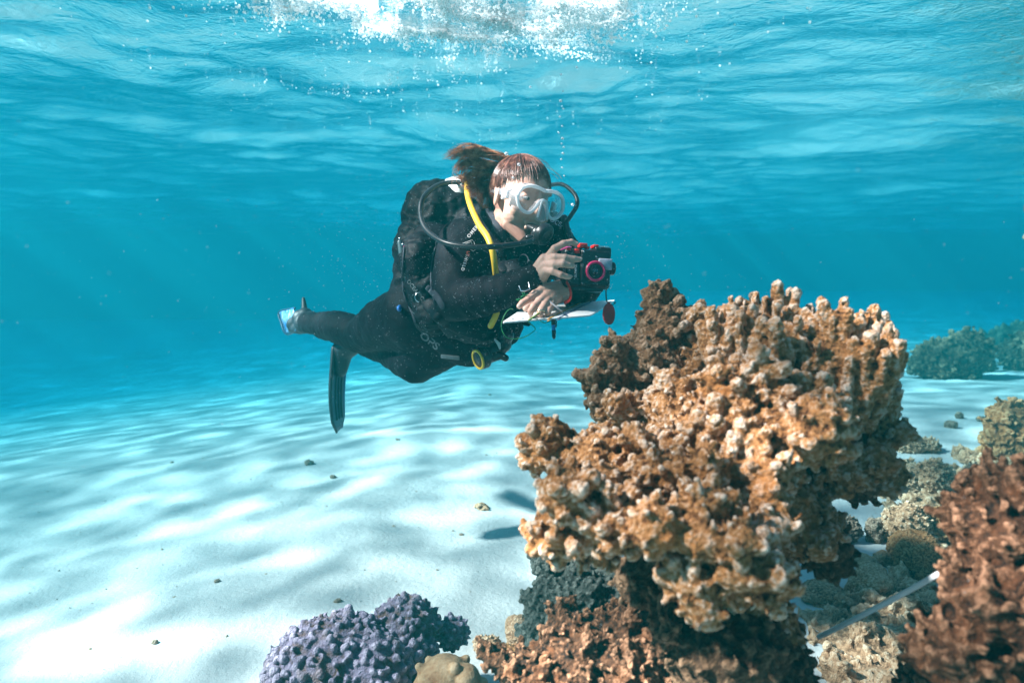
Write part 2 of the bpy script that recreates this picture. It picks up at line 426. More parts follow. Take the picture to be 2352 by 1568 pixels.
def grow_coral(els, spacing, rad, length, upbias, voxel, g, sub=2, disp=((T_MED, .010), (T_FINE, .006)), fn=None, core=1.0, name="coral", smooth=0, lobes=None):
    """knobbly mass: core ellipsoids carrying knobs and fingers, fused into one skin"""
    mb = MB()
    for c, rr, ax in els: mb.sphere(c, rr * core, ax.T, 28, 18)
    if lobes:                                                  # first a layer of fist-sized lobes
        p, n, I = shell(els, lobes[0], g); src = I; ne = []
        for q, nn, k in zip(p, n, I):
            r = g.uniform(*lobes[1]); up = nn + np.array([0, 0, .5]); up /= np.linalg.norm(up)
            x = np.cross(up, [.3, .5, .8]); x /= np.linalg.norm(x); ax = np.array([x, np.cross(up, x), up])
            e = (q + up * r * lobes[2], np.array([r, r * g.uniform(.75, 1.2), r * g.uniform(.9, 1.5)]), ax); ne.append(e); mb.sphere(e[0], e[1], ax.T, 14, 9)
        origin = np.concatenate([np.arange(len(els)), src]); els = els + ne
    else: origin = np.arange(len(els))
    p, n, I = shell(els, spacing, g); N = len(p); I = origin[I]
    r = g.uniform(rad[0], rad[1], N); L = g.uniform(length[0], length[1], N) * (g.random(N) ** .6)
    ub = np.full(N, upbias)
    if fn is not None: r, L, ub = fn(p, n, I, r, L, ub)
    col_ = ub > 2; d = n * np.where(col_, .35, 1)[:, None] + ub[:, None] * np.array([0, 0, 1.]) + g.normal(size=(N, 3)) * .28; d /= np.linalg.norm(d, axis=1)[:, None]
    A = p - n * r[:, None] * .7; B = p + d * L[:, None]
    A[col_] -= np.array([0, 0, .034]) * np.clip(1.15 - n[col_, 2:3], 0, 1); B[col_] += n[col_] * .004
    capsules(mb, A, B, r * 1.05, r * .95)
    for k in range(sub):                                       # small nodules on the knobs
        o = g.normal(size=(N, 3)); o /= np.linalg.norm(o, axis=1)[:, None]; o = o + d * .5
        tt = g.uniform(.25, 1.0, N)[:, None]; q = A * (1 - tt) + B * tt; rs = r * g.uniform(.38, .62, N)
        capsules(mb, q, q + o * (r * 1.0)[:, None], rs, rs * .8, n=7, rings=1)
    me = fuse(mb, voxel, smooth, disp, name)
    return me
TURF = None
def add_turf(me, count, ln, g, zmin=-9):
    """short algal threads standing on a mesh, appended to the same mesh data as thin triangles"""
    V = co(me); nv = len(V)
    N = np.empty(nv * 3, np.float32); me.vertices.foreach_get("normal", N) if hasattr(me.vertices[0], "normal") else None
    N = N.reshape(-1, 3)
    ids = g.choice(nv, count, replace=count > nv)
    p = V[ids]; d = N[ids] + g.normal(size=(count, 3)) * .6 + np.array([0, 0, .3]); d /= np.linalg.norm(d, axis=1)[:, None]
    s = g.normal(size=(count, 3)); s = np.cross(d, s); s /= np.linalg.norm(s, axis=1)[:, None]
    L = g.uniform(ln[0], ln[1], count)[:, None]; wd = L * .10
    bnd = g.normal(size=(count, 3)) * L * .35
    a = p - s * wd; b = p + s * wd; m1 = p + d * L * .5 + bnd * .4 + s * wd * .7; m0 = p + d * L * .5 + bnd * .4 - s * wd * .7; c = p + d * L + bnd
    W = np.stack([a, b, m1, m0, c], 1).reshape(-1, 3); o = np.arange(count) * 5
    Q = np.stack([o, o + 1, o + 2, o + 3], 1); T = np.stack([o + 3, o + 2, o + 4], 1)
    return W, Q, T

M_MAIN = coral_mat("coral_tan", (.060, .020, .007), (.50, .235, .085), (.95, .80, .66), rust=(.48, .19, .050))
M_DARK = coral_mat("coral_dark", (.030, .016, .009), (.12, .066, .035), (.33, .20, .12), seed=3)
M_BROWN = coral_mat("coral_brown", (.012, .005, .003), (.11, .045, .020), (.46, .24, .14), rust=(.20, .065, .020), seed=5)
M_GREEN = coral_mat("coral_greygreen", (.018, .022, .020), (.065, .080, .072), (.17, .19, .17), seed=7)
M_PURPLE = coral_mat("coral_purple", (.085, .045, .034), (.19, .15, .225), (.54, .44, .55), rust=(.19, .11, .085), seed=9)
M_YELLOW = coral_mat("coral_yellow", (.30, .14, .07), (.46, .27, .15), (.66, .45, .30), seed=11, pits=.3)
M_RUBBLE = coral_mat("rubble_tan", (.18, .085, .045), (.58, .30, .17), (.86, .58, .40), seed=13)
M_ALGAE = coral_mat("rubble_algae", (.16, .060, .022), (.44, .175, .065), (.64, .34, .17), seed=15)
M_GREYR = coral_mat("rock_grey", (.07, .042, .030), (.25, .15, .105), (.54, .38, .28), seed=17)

g = np.random.default_rng(11)
# ---- the big stony coral head in the middle foreground
MAIN = [
 EL(1690, 800, 1.36, 130, 80, .08), EL(1525, 760, 1.39, 72, 66, .06), EL(1490, 850, 1.36, 88, 76, .06), EL(1400, 865, 1.33, 46, 66, .04), EL(1378, 925, 1.30, 32, 30, .03),
 EL(1765, 785, 1.20, 108, 66, .09), EL(1890, 820, 1.18, 100, 76, .10), EL(1990, 840, 1.22, 50, 66, .07),
 EL(1985, 975, 1.22, 58, 108, .08), EL(1935, 880, 1.16, 78, 90, .08),
 EL(1730, 910, 1.10, 112, 66, .08), EL(1645, 990, 1.08, 95, 66, .07), EL(1550, 950, 1.22, 70, 76, .07),
 EL(1470, 1025, 1.13, 100, 40, .055), EL(1340, 1040, 1.15, 66, 46, .045), EL(1235, 1045, 1.17, 34, 42, .035),
 EL(1845, 1000, 1.00, 66, 72, .06), EL(1590, 1075, 1.02, 135, 36, .06), EL(1740, 1075, 1.00, 80, 46, .06),
 EL(1925, 1075, 1.16, 66, 50, .07),
 EL(1370, 1160, .98, 84, 44, .05, -18), EL(1400, 1110, 1.08, 110, 46, .05), EL(1330, 1240, 1.03, 60, 36, .04), EL(1510, 1200, .94, 120, 44, .06, -12), EL(1645, 1235, .90, 135, 56, .06, -12),
 EL(1710, 1305, .88, 86, 58, .05), EL(1590, 1325, .90, 66, 42, .045), EL(1765, 1200, .95, 50, 48, .05), EL(1310, 1235, .98, 40, 26, .03),
 EL(1790, 1180, 1.16, 90, 110, .09), EL(1690, 1330, 1.10, 120, 110, .09), EL(1640, 1150, 1.14, 120, 60, .05), EL(1790, 890, 1.26, 120, 110, .08), EL(1430, 950, 1.28, 62, 46, .05), EL(1292, 1258, 1.0, 40, 20, .03), EL(1540, 1130, 1.10, 120, 50, .06),
]
def fmain(p, n, I, r, L, ub):
    vz = np.clip(.5 + .9 * fbm(p[:, 0] * 9, p[:, 1] * 9, p[:, 2] * 9, 2), 0, 1); r = r * (.72 + .75 * vz); L = L * (.6 + 1.0 * vz)
    top = np.isin(I, (5, 6, 7, 9, 32)); L = np.where(top, .010 + L * 1.5, L); ub = np.where(top, 2.6, ub); r = np.where(top, r * .92, r)
    front = np.isin(I, (20, 21, 22, 23, 24, 25, 26, 27, 28)); r = np.where(front, r * 1.05, r)
    low = np.isin(I, (29, 30, 31)); L = np.where(low, L * .4, L); L = np.where(n[:, 2] < -.5, L * .4, L)
    return r, L, ub
main_me = grow_coral(MAIN, .0225, (.0075, .0120), (.003, .015), .6, .0029, g, sub=2, fn=fmain, core=.97, lobes=(.068, (.020, .036), .10), disp=((T_MED, .0055), (T_BIG, .012), (T_FINE, .0060)))
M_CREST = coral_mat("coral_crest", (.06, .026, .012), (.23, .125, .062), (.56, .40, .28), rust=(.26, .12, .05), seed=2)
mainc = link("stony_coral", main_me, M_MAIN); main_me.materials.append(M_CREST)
fc = np.empty(len(main_me.polygons) * 3, np.float32); main_me.polygons.foreach_get("center", fc); fc = fc.reshape(-1, 3)
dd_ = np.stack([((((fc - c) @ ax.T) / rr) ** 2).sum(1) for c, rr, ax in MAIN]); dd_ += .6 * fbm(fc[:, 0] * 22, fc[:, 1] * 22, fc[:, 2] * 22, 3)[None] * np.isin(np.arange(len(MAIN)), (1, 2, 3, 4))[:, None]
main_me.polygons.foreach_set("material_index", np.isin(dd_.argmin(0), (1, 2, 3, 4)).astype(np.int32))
tag(mainc, "large tan and white knobbly dead coral head in front of the diver, sunlit and overhanging", "coral")
# twigs sticking out at the left shelf
# ---- its stem
STEM = [EL(1660, 1460, 1.10, 150, 120, .13), EL(1500, 1330, 1.14, 90, 66, .06), EL(1700, 1600, 1.10, 150, 130, .15), EL(1880, 1240, 1.19, 60, 90, .08, 30), EL(1960, 1110, 1.21, 55, 40, .06)]
STEM += [EW(STEM[0][0][0] + .03, STEM[0][0][1] + .04, .42, .14, .15, .25), EW(STEM[0][0][0] + .05, STEM[0][0][1] + .05, .12, .30, .26, .26)]
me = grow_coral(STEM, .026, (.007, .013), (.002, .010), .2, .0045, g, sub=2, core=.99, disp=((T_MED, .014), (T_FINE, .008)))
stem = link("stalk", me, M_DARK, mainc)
stem["label"] = "dark pitted stalk under the coral head"
# ============================================================ OTHER CORALS AND STONES
def G(px, py):
    """where the view through a photo point meets the sand"""
    r = ray(px, py); tt = 3.0
    for _ in range(30):
        q = C0 + r * tt; tt += (q.z - float(sand_z(q.x, q.y))) / max(-r.z, .02) * .8
    return C0 + r * tt
def down(els, x, y, r, ztop):
    """column of core down to the sand under a coral"""
    z0 = float(sand_z(x, y)); h = ztop - z0
    return els + [EW(x, y, z0 + h * .5, r * .9, r * .8, h * .62), EW(x, y, z0 + .03, r * 1.15, r, min(.12, h))]
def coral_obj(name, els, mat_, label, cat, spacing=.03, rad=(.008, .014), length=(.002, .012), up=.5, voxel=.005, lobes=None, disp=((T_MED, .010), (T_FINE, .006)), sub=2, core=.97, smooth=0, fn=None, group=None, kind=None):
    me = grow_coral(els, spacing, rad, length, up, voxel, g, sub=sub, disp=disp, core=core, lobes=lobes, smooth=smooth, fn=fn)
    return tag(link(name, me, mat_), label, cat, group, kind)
g = np.random.default_rng(31)
# purple lobed coral, bottom left of centre
pe = [EL(770, 1540, 1.66, 155, 120, .15), EL(700, 1590, 1.66, 90, 80, .12), EL(855, 1560, 1.62, 85, 100, .10)]
coral_obj("lobed_coral", pe + [EW(pe[0][0][0], pe[0][0][1], .08, .17, .16, .14)], M_PURPLE, "large purple rounded coral covered in small knobs at the bottom edge", "coral",
          spacing=.0185, rad=(.0075, .0112), length=(.000, .002), up=.2, voxel=.0034, sub=1, disp=((T_MED, .0022), (T_BIG, .024)), lobes=None, smooth=3)
pe = [EL(930, 1440, 1.78, 82, 66, .09), EL(940, 1490, 1.74, 62, 60, .08)]
coral_obj("lobed_coral", pe + [EW(pe[1][0][0], pe[1][0][1], .07, .09, .08, .12)], M_PURPLE, "mauve rounded coral just right of the large purple one, with a brown lower side", "coral",
          spacing=.0185, rad=(.0075, .0112), length=(.000, .002), up=.2, voxel=.0034, sub=1, disp=((T_MED, .0022), (T_BIG, .024)), lobes=None, smooth=3)
pe = [EL(1040, 1452, 1.82, 34, 36, .045)]
coral_obj("lobed_coral", pe + [EW(pe[0][0][0], pe[0][0][1], .04, .05, .05, .07)], M_PURPLE, "smallest blue-grey coral lump at the right end of the purple corals", "coral",
          spacing=.0165, rad=(.006, .009), length=(.001, .005), up=.3, voxel=.0036, sub=1, disp=((T_FINE, .004),))
# yellow smooth coral
pe = [EL(1020, 1548, 1.52, 62, 42, .06), EL(985, 1575, 1.50, 40, 40, .05), EL(1070, 1560, 1.5, 35, 35, .04)]
coral_obj("smooth_coral", pe + [EW(pe[0][0][0], pe[0][0][1] + .05, .10, .07, .07, .14)], M_YELLOW, "pale yellow smooth rounded coral beside the purple corals at the bottom edge", "coral",
          spacing=.05, rad=(.010, .016), length=(0, .002), voxel=.0036, sub=0, disp=((T_FINE, .002), (T_BIG, .012)), smooth=2)
# dark grey-green cauliflower coral
pe = [EL(1330, 1380, 1.42, 110, 70, .10), EL(1265, 1310, 1.46, 34, 50, .05), EL(1270, 1420, 1.44, 62, 70, .08), EL(1420, 1400, 1.40, 70, 80, .09), EL(1240, 1455, 1.44, 34, 40, .04)]
coral_obj("cauliflower_coral", down(pe, pe[0][0][0] + .03, pe[0][0][1] + .02, .10, .45), M_GREEN, "dark grey-green fuzzy coral under the left side of the coral head", "coral",
          spacing=.0125, rad=(.0045, .0075), length=(.001, .006), up=.3, voxel=.0034, sub=2, disp=((T_FINE, .004), (T_SMALL, .003)), lobes=(.05, (.016, .026), -.2))
# ragged brown coral, front, below the head
pe = [EL(1330, 1490, 1.20, 75, 62, .07), EL(1420, 1450, 1.22, 60, 50, .05), EL(1290, 1420, 1.24, 32, 36, .03), EL(1450, 1530, 1.16, 90, 70, .08),
      EL(1230, 1540, 1.22, 70, 50, .06), EL(1145, 1512, 1.26, 36, 22, .03), EL(1340, 1580, 1.15, 140, 50, .08), EL(1515, 1440, 1.06, 22, 70, .03)]
coral_obj("branching_coral", down(pe, pe[6][0][0], pe[6][0][1] + .04, .11, .45), M_BROWN, "ragged reddish brown coral in front of the stalk at the bottom edge", "coral",
          spacing=.017, rad=(.0055, .009), length=(.002, .014), up=.5, voxel=.0030, sub=2, lobes=(.045, (.013, .022), .0), disp=((T_MED, .008), (T_FINE, .006)))
# pale boulders behind it
def boulder(px, py, rx, ry, mat_, label, name="rock", d=None, rough=1.0, group=None, cat="rock", sink=.35, knob=False, asp=1.0):
    if d is None:
        q = G(px, py + ry); dd = (q - C0).dot(FW); s = K * dd
        c = np.array([q.x, q.y + rx * s * .3, q.z + ry * s * (1 - sink)])
    else:
        dd = d; s = K * d; c = PA(px, py, d)
    w_, h_ = rx * s, ry * s; els = []
    for i in range(5):
        o = g.normal(size=3) * np.array([w_, w_ * .8, h_]) * .30
        els.append((c + o, np.array([w_, w_ * .85, h_]) * g.uniform(.5, .8, 3), np.eye(3)))
    els.append((c, np.array([w_ * .85, w_ * .8 * asp, h_ * .85]), np.eye(3)))
    k = max(w_, h_); vox = max(.0032, k * .028)
    t1 = tex('CLOUDS', noise_scale=k * .45, noise_depth=4); t2 = tex('CLOUDS', noise_scale=k * .12, noise_depth=3, noise_type='HARD_NOISE')
    if knob:
        me = grow_coral(els, k * .20, (k * .05, k * .10), (k * .02, k * .12), .5, vox, g, sub=2, disp=((t1, k * .25), (t2, k * .10)), core=.97)
    else:
        mb = MB()
        for e in els: mb.sphere(e[0], e[1], None, 20, 12)
        me = fuse(mb, vox, 1, ((t1, k * .42 * rough), (t2, k * .16 * rough)), "rock")
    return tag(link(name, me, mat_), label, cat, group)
boulder(1195, 1440, 42, 50, M_RUBBLE, "pale round boulder at the left foot of the grey-green coral", rough=.6)
boulder(1120, 1480, 40, 24, M_RUBBLE, "low tan rock between the purple corals and the brown coral", knob=True)
boulder(1165, 1500, 40, 22, M_ALGAE, "small brown weedy rock behind the ragged brown coral", knob=True)
# right foreground reef
pe = [EL(2345, 1190, .92, 95, 120, .10), EL(2275, 1240, .90, 66, 80, .07), EL(2310, 1370, .86, 96, 90, .09), EL(2265, 1400, .84, 66, 60, .06), EL(2185, 1462, .84, 40, 34, .04),
      EL(2240, 1500, .84, 80, 36, .05), EL(2400, 1330, .92, 110, 240, .14), EL(2390, 1520, .84, 60, 90, .08), EL(2180, 1530, .86, 26, 30, .03)]
coral_obj("finger_coral", pe + [EW(pe[6][0][0] + .03, pe[6][0][1] + .05, .33, .16, .17, .42), EW(pe[6][0][0], pe[6][0][1], .08, .22, .22, .16)], M_MAIN if False else M_BROWN, "blurred reddish brown finger coral filling the lower right corner", "coral",
          spacing=.019, rad=(.006, .0095), length=(.006, .024), up=1.0, voxel=.0034, sub=1, lobes=(.06, (.018, .028), -.1), disp=((T_MED, .008), (T_FINE, .004)))
# rubble bed at right
cen = [(1930, 1385, 85, 50), (2010, 1400, 100, 50), (2110, 1380, 100, 60), (1990, 1470, 110, 55), (2090, 1470, 100, 60), (2010, 1560, 120, 60), (2130, 1560, 120, 60), (2190, 1400, 80, 60), (2180, 1300, 60, 50), (1900, 1430, 60, 50), (2210, 1190, 60, 50), (2200, 1100, 50, 36), (2150, 1150, 70, 40), (2090, 1180, 50, 36), (2090, 1080, 60, 26), (2150, 1230, 70, 40), (2240, 1050, 50, 30), (2300, 1080, 60, 40)]
els = []
for px, py, rx, ry in cen:
    q = G(px, py); s = K * (q - C0).dot(FW); els.append((np.array([q.x, q.y, q.z - .01]), np.array([rx * s, rx * s * .9, ry * s * .55]), np.eye(3)))
coral_obj("coral_rubble", els, M_RUBBLE, "mixed tan coral rubble covering the bottom at the right", None, kind="stuff",
          spacing=.036, rad=(.009, .018), length=(.002, .018), up=.3, voxel=.0062, lobes=(.085, (.026, .046), -.1), disp=((T_BIG, .020), (T_MED, .016)))
B = boulder
B(1948, 1205, 34, 40, M_GREYR, "dark grey spiny rock on the sand patch, nearest to the overhanging coral", knob=True)
B(2012, 1212, 25, 34, M_GREYR, "small pointed dark grey rock standing alone on the sand patch", asp=.7)
B(2010, 1332, 62, 44, M_RUBBLE, "pale smooth boulder in the middle of the rubble", rough=.5)
B(1893, 1358, 56, 26, M_RUBBLE, "low flat tan slab against the dark stalk", rough=.6)
B(1985, 1282, 26, 20, M_RUBBLE, "small pale rounded stone behind the smooth boulder", rough=.4)
B(2030, 1278, 24, 20, M_RUBBLE, "small knobbly stone right of the rounded pale one", knob=True)
B(2115, 1262, 66, 60, M_ALGAE, "brown weed covered boulder above the white tape", rough=.8)
B(2085, 1200, 62, 50, M_RUBBLE, "lumpy tan coral rock at the right rim of the sand patch", knob=True)
B(2170, 1195, 50, 50, M_ALGAE, "brownish lumpy rock behind the lower right coral", knob=True)
B(2078, 1095, 56, 42, M_RUBBLE, "tan rubble heap just behind the shaded flank of the coral head", knob=True)
B(2150, 1085, 52, 54, M_RUBBLE, "tall tan coral rock with a rounded top beyond the rubble heap", knob=True)
B(2095, 1015, 40, 24, M_RUBBLE, "low tan rock on the open sand, farthest of the rubble", knob=True)
B(2245, 1085, 34, 40, M_GREYR, "small grey rock beside the right hand reef", knob=True)
B(2225, 1050, 20, 16, M_RUBBLE, "fist sized pale stone in front of the right hand reef", rough=.7)
B(1895, 1302, 18, 14, M_GREYR, "small grey stone on sand touching the stalk", knob=True)
# middle distance and far reef
B(2340, 975, 72, 100, M_ALGAE, "grey brown coral reef block cut by the right edge", "coral_block", knob=True, cat="coral")
B(2200, 812, 78, 58, M_DARK, "hazy dark round coral head far off on the sand at right", "coral_block", knob=True, cat="coral", asp=.8)
B(2262, 822, 24, 34, M_DARK, "hazy small coral block touching the far round coral head", "coral_block", knob=True, cat="coral")
B(2360, 800, 60, 50, M_DARK, "faint dark coral block far away at the right edge", "coral_block", knob=True, cat="coral")
B(2190, 972, 14, 12, M_GREYR, "tiny dark stone on open sand at right, nearer one", "stone")
B(2205, 952, 11, 10, M_GREYR, "tiny dark stone on open sand at right, farther one", "stone")
B(2255, 960, 12, 8, M_GREYR, "tiny flat stone on the sand left of the reef block", "stone")
# reef beyond the right edge of the picture that the surface mirrors at top right
def block(x, y, r, h, label):
    z = float(sand_z(x, y)); els = [(np.array([x + g.normal() * r * .3, y + g.normal() * r * .3, z + h * k / 5]), np.array([r, r, h * .35]) * g.uniform(.7, 1.0, 3), np.eye(3)) for k in range(-1, 5)]
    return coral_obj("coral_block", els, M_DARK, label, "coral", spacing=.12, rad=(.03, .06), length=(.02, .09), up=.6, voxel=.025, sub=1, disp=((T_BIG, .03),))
for bx, by, br, bh_ in ((7.2, 7.3, .8, .7), (7.9, 10.4, .6, .4), (9.2, 10.4, 1.0, .6), (8.2, 8.7, .9, .5)):
    o = block(bx, by, br, bh_, "dim hazy reef mound far off at the right edge"); o["group"] = "hazy reef mounds far off at right"
block(3.3, 3.4, .42, 1.6, "brown coral pillar outside the right edge, nearest of those mirrored in the surface")
block(4.15, 4.5, .42, 1.6, "tall brown coral block outside the right edge, mirrored in the surface")
block(5.5, 5.6, .62, 1.4, "broad brown coral block beyond the right edge, mirrored in the surface")
# stones on the open sand
for px, py, rx, ry in ((709, 1060, 13, 8), (765, 1093, 8, 6), (498, 1332, 9, 6), (395, 1060, 4, 3), (1060, 1226, 7, 4), (914, 1008, 5, 3), (355, 1472, 9, 8), (1040, 1218, 4, 3), (205, 1490, 6, 5), (1125, 905, 4, 3), (775, 1378, 9, 7), (960, 1210, 3, 2)):
    B(px, py, rx, ry, M_GREYR, "small dark stone lying alone on the open pale sand", "stone", group="small stones scattered on the open sand", cat="stone", sink=.5)
B(1103, 1160, 18, 8, M_RUBBLE, "pale angular shell fragment on the sand left of the coral head", "shell_fragment", cat="shell", rough=1.6, sink=.5)
# broken shell and coral grit
ng = 2600; xx = g.uniform(-3.2, 2.6, ng); yy = 1.5 + 6 * g.random(ng) ** 1.4; rr_g = .0012 + .0055 * g.random(ng) ** 4
gm = MB(); V0 = np.array([[1, 0, 0], [-1, 0, 0], [0, 1, 0], [0, -1, 0], [0, 0, .5], [0, 0, -.5]], float); T0 = np.array([[0, 2, 4], [2, 1, 4], [1, 3, 4], [3, 0, 4], [2, 0, 5], [1, 2, 5], [3, 1, 5], [0, 3, 5]])
cc = np.stack([xx, yy, sand_z(xx, yy) + .002], 1); VV = cc[:, None] + V0[None] * rr_g[:, None, None] * (1 + .5 * g.normal(size=(ng, 6, 3)))
gm.add(VV.reshape(-1, 3), (T0[None] + (np.arange(ng) * 6)[:, None, None]).reshape(-1, 3))
tag(gm.build("shell_grit", M_GREYR, smooth=False), "fine dark and pale grit scattered over the sand", kind="stuff")
# tape stretched through the rubble
t = NT("tape_white"); M_TAPE = t.fin(t.pbr((.82, .83, .85), .35))
a = P(1880, 1462, 1.20); b = P(2200, 1292, .98); dv = (b - a); L = dv.length; z = dv.normalized(); x = z.cross(Vector((0, 0, 1))).normalized(); y = x.cross(z)
mbt = MB()
n = 40; pts = np.array([a + dv * (i / n) + Vector((0, 0, -.012 * 4 * (i / n) * (1 - i / n) * .25)) for i in range(n + 1)])
mbt.tube(pts, .0042, n=12, flat=(.5, 1.0), up=y)
tag(mbt.build("measuring_tape", M_TAPE), "taut white tape running from the stalk to the lower right coral", "tape")
# ============================================================ DIVER
M_SKIN = None
def skin_mat():
    t = NT("skin"); pos = t.pos()
    n1 = t.noise(38, 4, .6, pos); n2 = t.noise(420, 3, .6, pos); n3 = t.noise(14, 2, .5, pos)
    c = t.ramp(n1, [(.3, (.50, .285, .215)), (.7, (.62, .385, .30))])
    c = t.mix(t.n("MapRange", {0: n3, 1: .5, 2: .68, 3: 0.0, 4: .5}).outputs[0], c, (.56, .24, .18))
    v = t.n("TexVoronoi", {"Vector": pos, "Scale": 520.0}, feature='DISTANCE_TO_EDGE').outputs[0]
    h = t.math('ADD', t.math('MULTIPLY', n2, .7), t.math('MULTIPLY', t.n("MapRange", {0: v, 1: 0.0, 2: .2}).outputs[0], .35))
    return t.fin(t.pbr(c, .48, t.bump(h, .35, .0015), **{"Subsurface Weight": .06, "Subsurface Radius": (.010, .004, .002)}))
M_SKIN = skin_mat()
def neo_mat(name, col, var=.25, rough=.72):
    t = NT(name); pos = t.pos()
    n1 = t.noise(7, 4, .6, pos); n2 = t.noise(600, 2, .6, pos); n3 = t.noise(30, 4, .6, pos, .6)
    d = tuple(x * (1 - var) for x in col); l = tuple(x * (1 + var) for x in col)
    c = t.ramp(n1, [(.3, d), (.7, l)])
    h = t.math('ADD', t.math('MULTIPLY', n2, .12), n3)
    return t.fin(t.pbr(c, rough, t.bump(h, .28, .006), **{"Specular IOR Level": .12}))
M_SUIT = neo_mat("neoprene_black", (.0038, .0044, .0085)); M_VEST = neo_mat("nylon_black", (.0038, .0046, .008), rough=.6)
M_GREYN = neo_mat("nylon_grey", (.05, .055, .07)); M_RUB = simple("rubber_black", (.010, .011, .014), .38, bump=.05)
M_BLK = simple("plastic_black", (.010, .010, .012), .32, bump=.04, scale=200, bd=.0006)
M_YEL = simple("rubber_yellow", (.80, .50, .035), .45, var=.05, bump=.05); M_RED = simple("plastic_red", (.62, .012, .012), .35, var=.06, bump=.04)
M_STEEL = simple("steel", (.55, .55, .56), .25, var=.05, bump=.03, Metallic=1.0); M_TANK = simple("tank_paint", (.70, .70, .68), .45, var=.08, scale=25)
M_WHT = simple("print_white", (.80, .80, .82), .5, var=.03, bump=.02); M_REDP = simple("print_red", (.70, .10, .05), .5, var=.03)
M_GRYP = simple("print_grey", (.085, .105, .115), .6, var=.05); M_PINK = simple("pink_cord", (.75, .08, .30), .5); M_BLUE = simple("plastic_blue", (.02, .16, .50), .4)
M_GRN = simple("green_cord", (.02, .22, .07), .6); M_SLATE = simple("slate_white", (.74, .76, .76), .42, var=.03, scale=12, bump=.03); M_ORG = simple("band_orange", (.72, .34, .06), .6)
M_BND = simple("band_grey", (.12, .14, .24), .6); M_GOLD = simple("ring_metal", (.70, .60, .42), .25, Metallic=1.0); M_TEAL = simple("knife_sheath", (.035, .085, .10), .5)

H = PA(1196, 462, 1.98); yaw, pit, rol = R(33), R(13), R(6)
rt, up_, fw = np.array(RT), np.array(UPV), np.array(FW)
hf = math.sin(yaw) * math.cos(pit) * rt - math.sin(pit) * up_ - math.cos(yaw) * math.cos(pit) * fw
hu = up_ - hf * (up_ @ hf); hu /= np.linalg.norm(hu); hs = np.cross(hu, hf)
hu = math.cos(rol) * hu + math.sin(rol) * hs; hs = np.cross(hu, hf)
HM = np.stack([hs, hu, hf], 1)
def h(s, u, f): return H + HM @ np.array([s, u, f], float)
def seg(mb, a, b, ra, rb, n=14): capsules(mb, [a], [b], ra, rb, n=n, rings=4)
def chain(mb, pts, rads, n=14):
    for i in range(len(pts) - 1): seg(mb, np.array(pts[i]), np.array(pts[i + 1]), rads[i], rads[i + 1], n)

# skeleton joints (photo position, distance)
J = dict(neck=PA(1165, 548, 2.04), chest=PA(1120, 610, 2.10), belly=PA(1062, 705, 2.14), hip=PA(985, 735, 2.25),
  rsh=PA(1062, 562, 2.02), rel=PA(1040, 692, 1.86), rwr=PA(1234, 631, 1.70),
  lsh=PA(1268, 560, 2.14), lel=PA(1340, 655, 1.98), lwr=PA(1290, 668, 1.74),
  rhip=PA(965, 725, 2.20), rkn=PA(826, 770, 2.50), ran=PA(716, 742, 2.84), rft=PA(690, 738, 2.95),
  lhip=PA(1030, 760, 2.22), lkn=PA(957, 838, 2.28), lan=PA(818, 782, 2.70), lft=PA(786, 800, 2.76))
def head(mb):
    A = HM
    mb.sphere(h(0, .025, -.012), (.076, .092, .096), A, 28, 18)
    mb.sphere(h(0, -.015, .030), (.066, .075, .058), A, 24, 14)
    seg(mb, h(-.030, -.062, .028), h(-.008, -.098, .062), .034, .020); seg(mb, h(.030, -.062, .028), h(.008, -.098, .062), .034, .020)
    mb.sphere(h(0, -.100, .068), (.018, .014, .015), A)
    for q in (-1, 1):
        mb.sphere(h(q * .040, -.030, .060), (.026, .024, .020), A)                       # cheek
        seg(mb, h(q * .014, .036, .082), h(q * .048, .034, .068), .010, .008)            # brow
        mb.sphere(h(q * .031, .010, .066), (.015, .010, .014), A)                        # eye socket filler / lid
        mb.sphere(h(q * .079, -.004, -.006), (.007, .028, .017), A @ np.array(Matrix.Rotation(q * .35, 3, 'Y')))   # ear
        seg(mb, h(q * .083, .018, -.012), h(q * .081, -.022, .000), .0045, .005)
    seg(mb, h(0, .022, .084), h(0, -.020, .102), .008, .010); mb.sphere(h(0, -.026, .104), (.014, .010, .012), A)   # nose
    seg(mb, h(-.020, -.058, .082), h(.020, -.058, .082), .007, .007); seg(mb, h(-.015, -.072, .081), h(.015, -.072, .081), .0075, .0075)
    seg(mb, h(0, -.045, -.02), J['neck'], .060, .062); mb.sphere(h(0, -.055, .018), (.056, .045, .048), A, 24, 14)
    for q in (-1, 1): mb.sphere(h(q * .034, -.045, .036), (.034, .036, .036), A)
# hands: (wrist, knuckles and joints) all traced in the picture with their distances
def hand(mb, wr, wr_r, palm, fingers, thumb):
    for a, b, ra, rb in palm: seg(mb, PA(*a), PA(*b), ra, rb)
    for pts, rads in fingers + [thumb]:
        chain(mb, [PA(*p) for p in pts], rads, 12)
        for k in range(1, len(pts) - 1): mb.sphere(PA(*pts[k]), rads[k] * 1.10, None, 12, 8)
R_F = [([(1262, 588, 1.672), (1274, 571, 1.655), (1294, 560, 1.655), (1312, 556, 1.665), (1322, 560, 1.668)], [.0115, .0095, .0088, .0078, .0068]),
       ([(1260, 598, 1.665), (1276, 591, 1.645), (1298, 592, 1.637), (1318, 595, 1.640), (1330, 596, 1.645)], [.0115, .0098, .0090, .0080, .0070]),
       ([(1258, 608, 1.662), (1274, 607, 1.640), (1293, 606, 1.632), (1307, 609, 1.636), (1315, 611, 1.640)], [.0115, .0096, .0088, .0078, .0068]),
       ([(1254, 620, 1.665), (1270, 623, 1.642), (1288, 631, 1.636), (1301, 635, 1.640), (1308, 636, 1.645)], [.0110, .0088, .0080, .0072, .0064])]
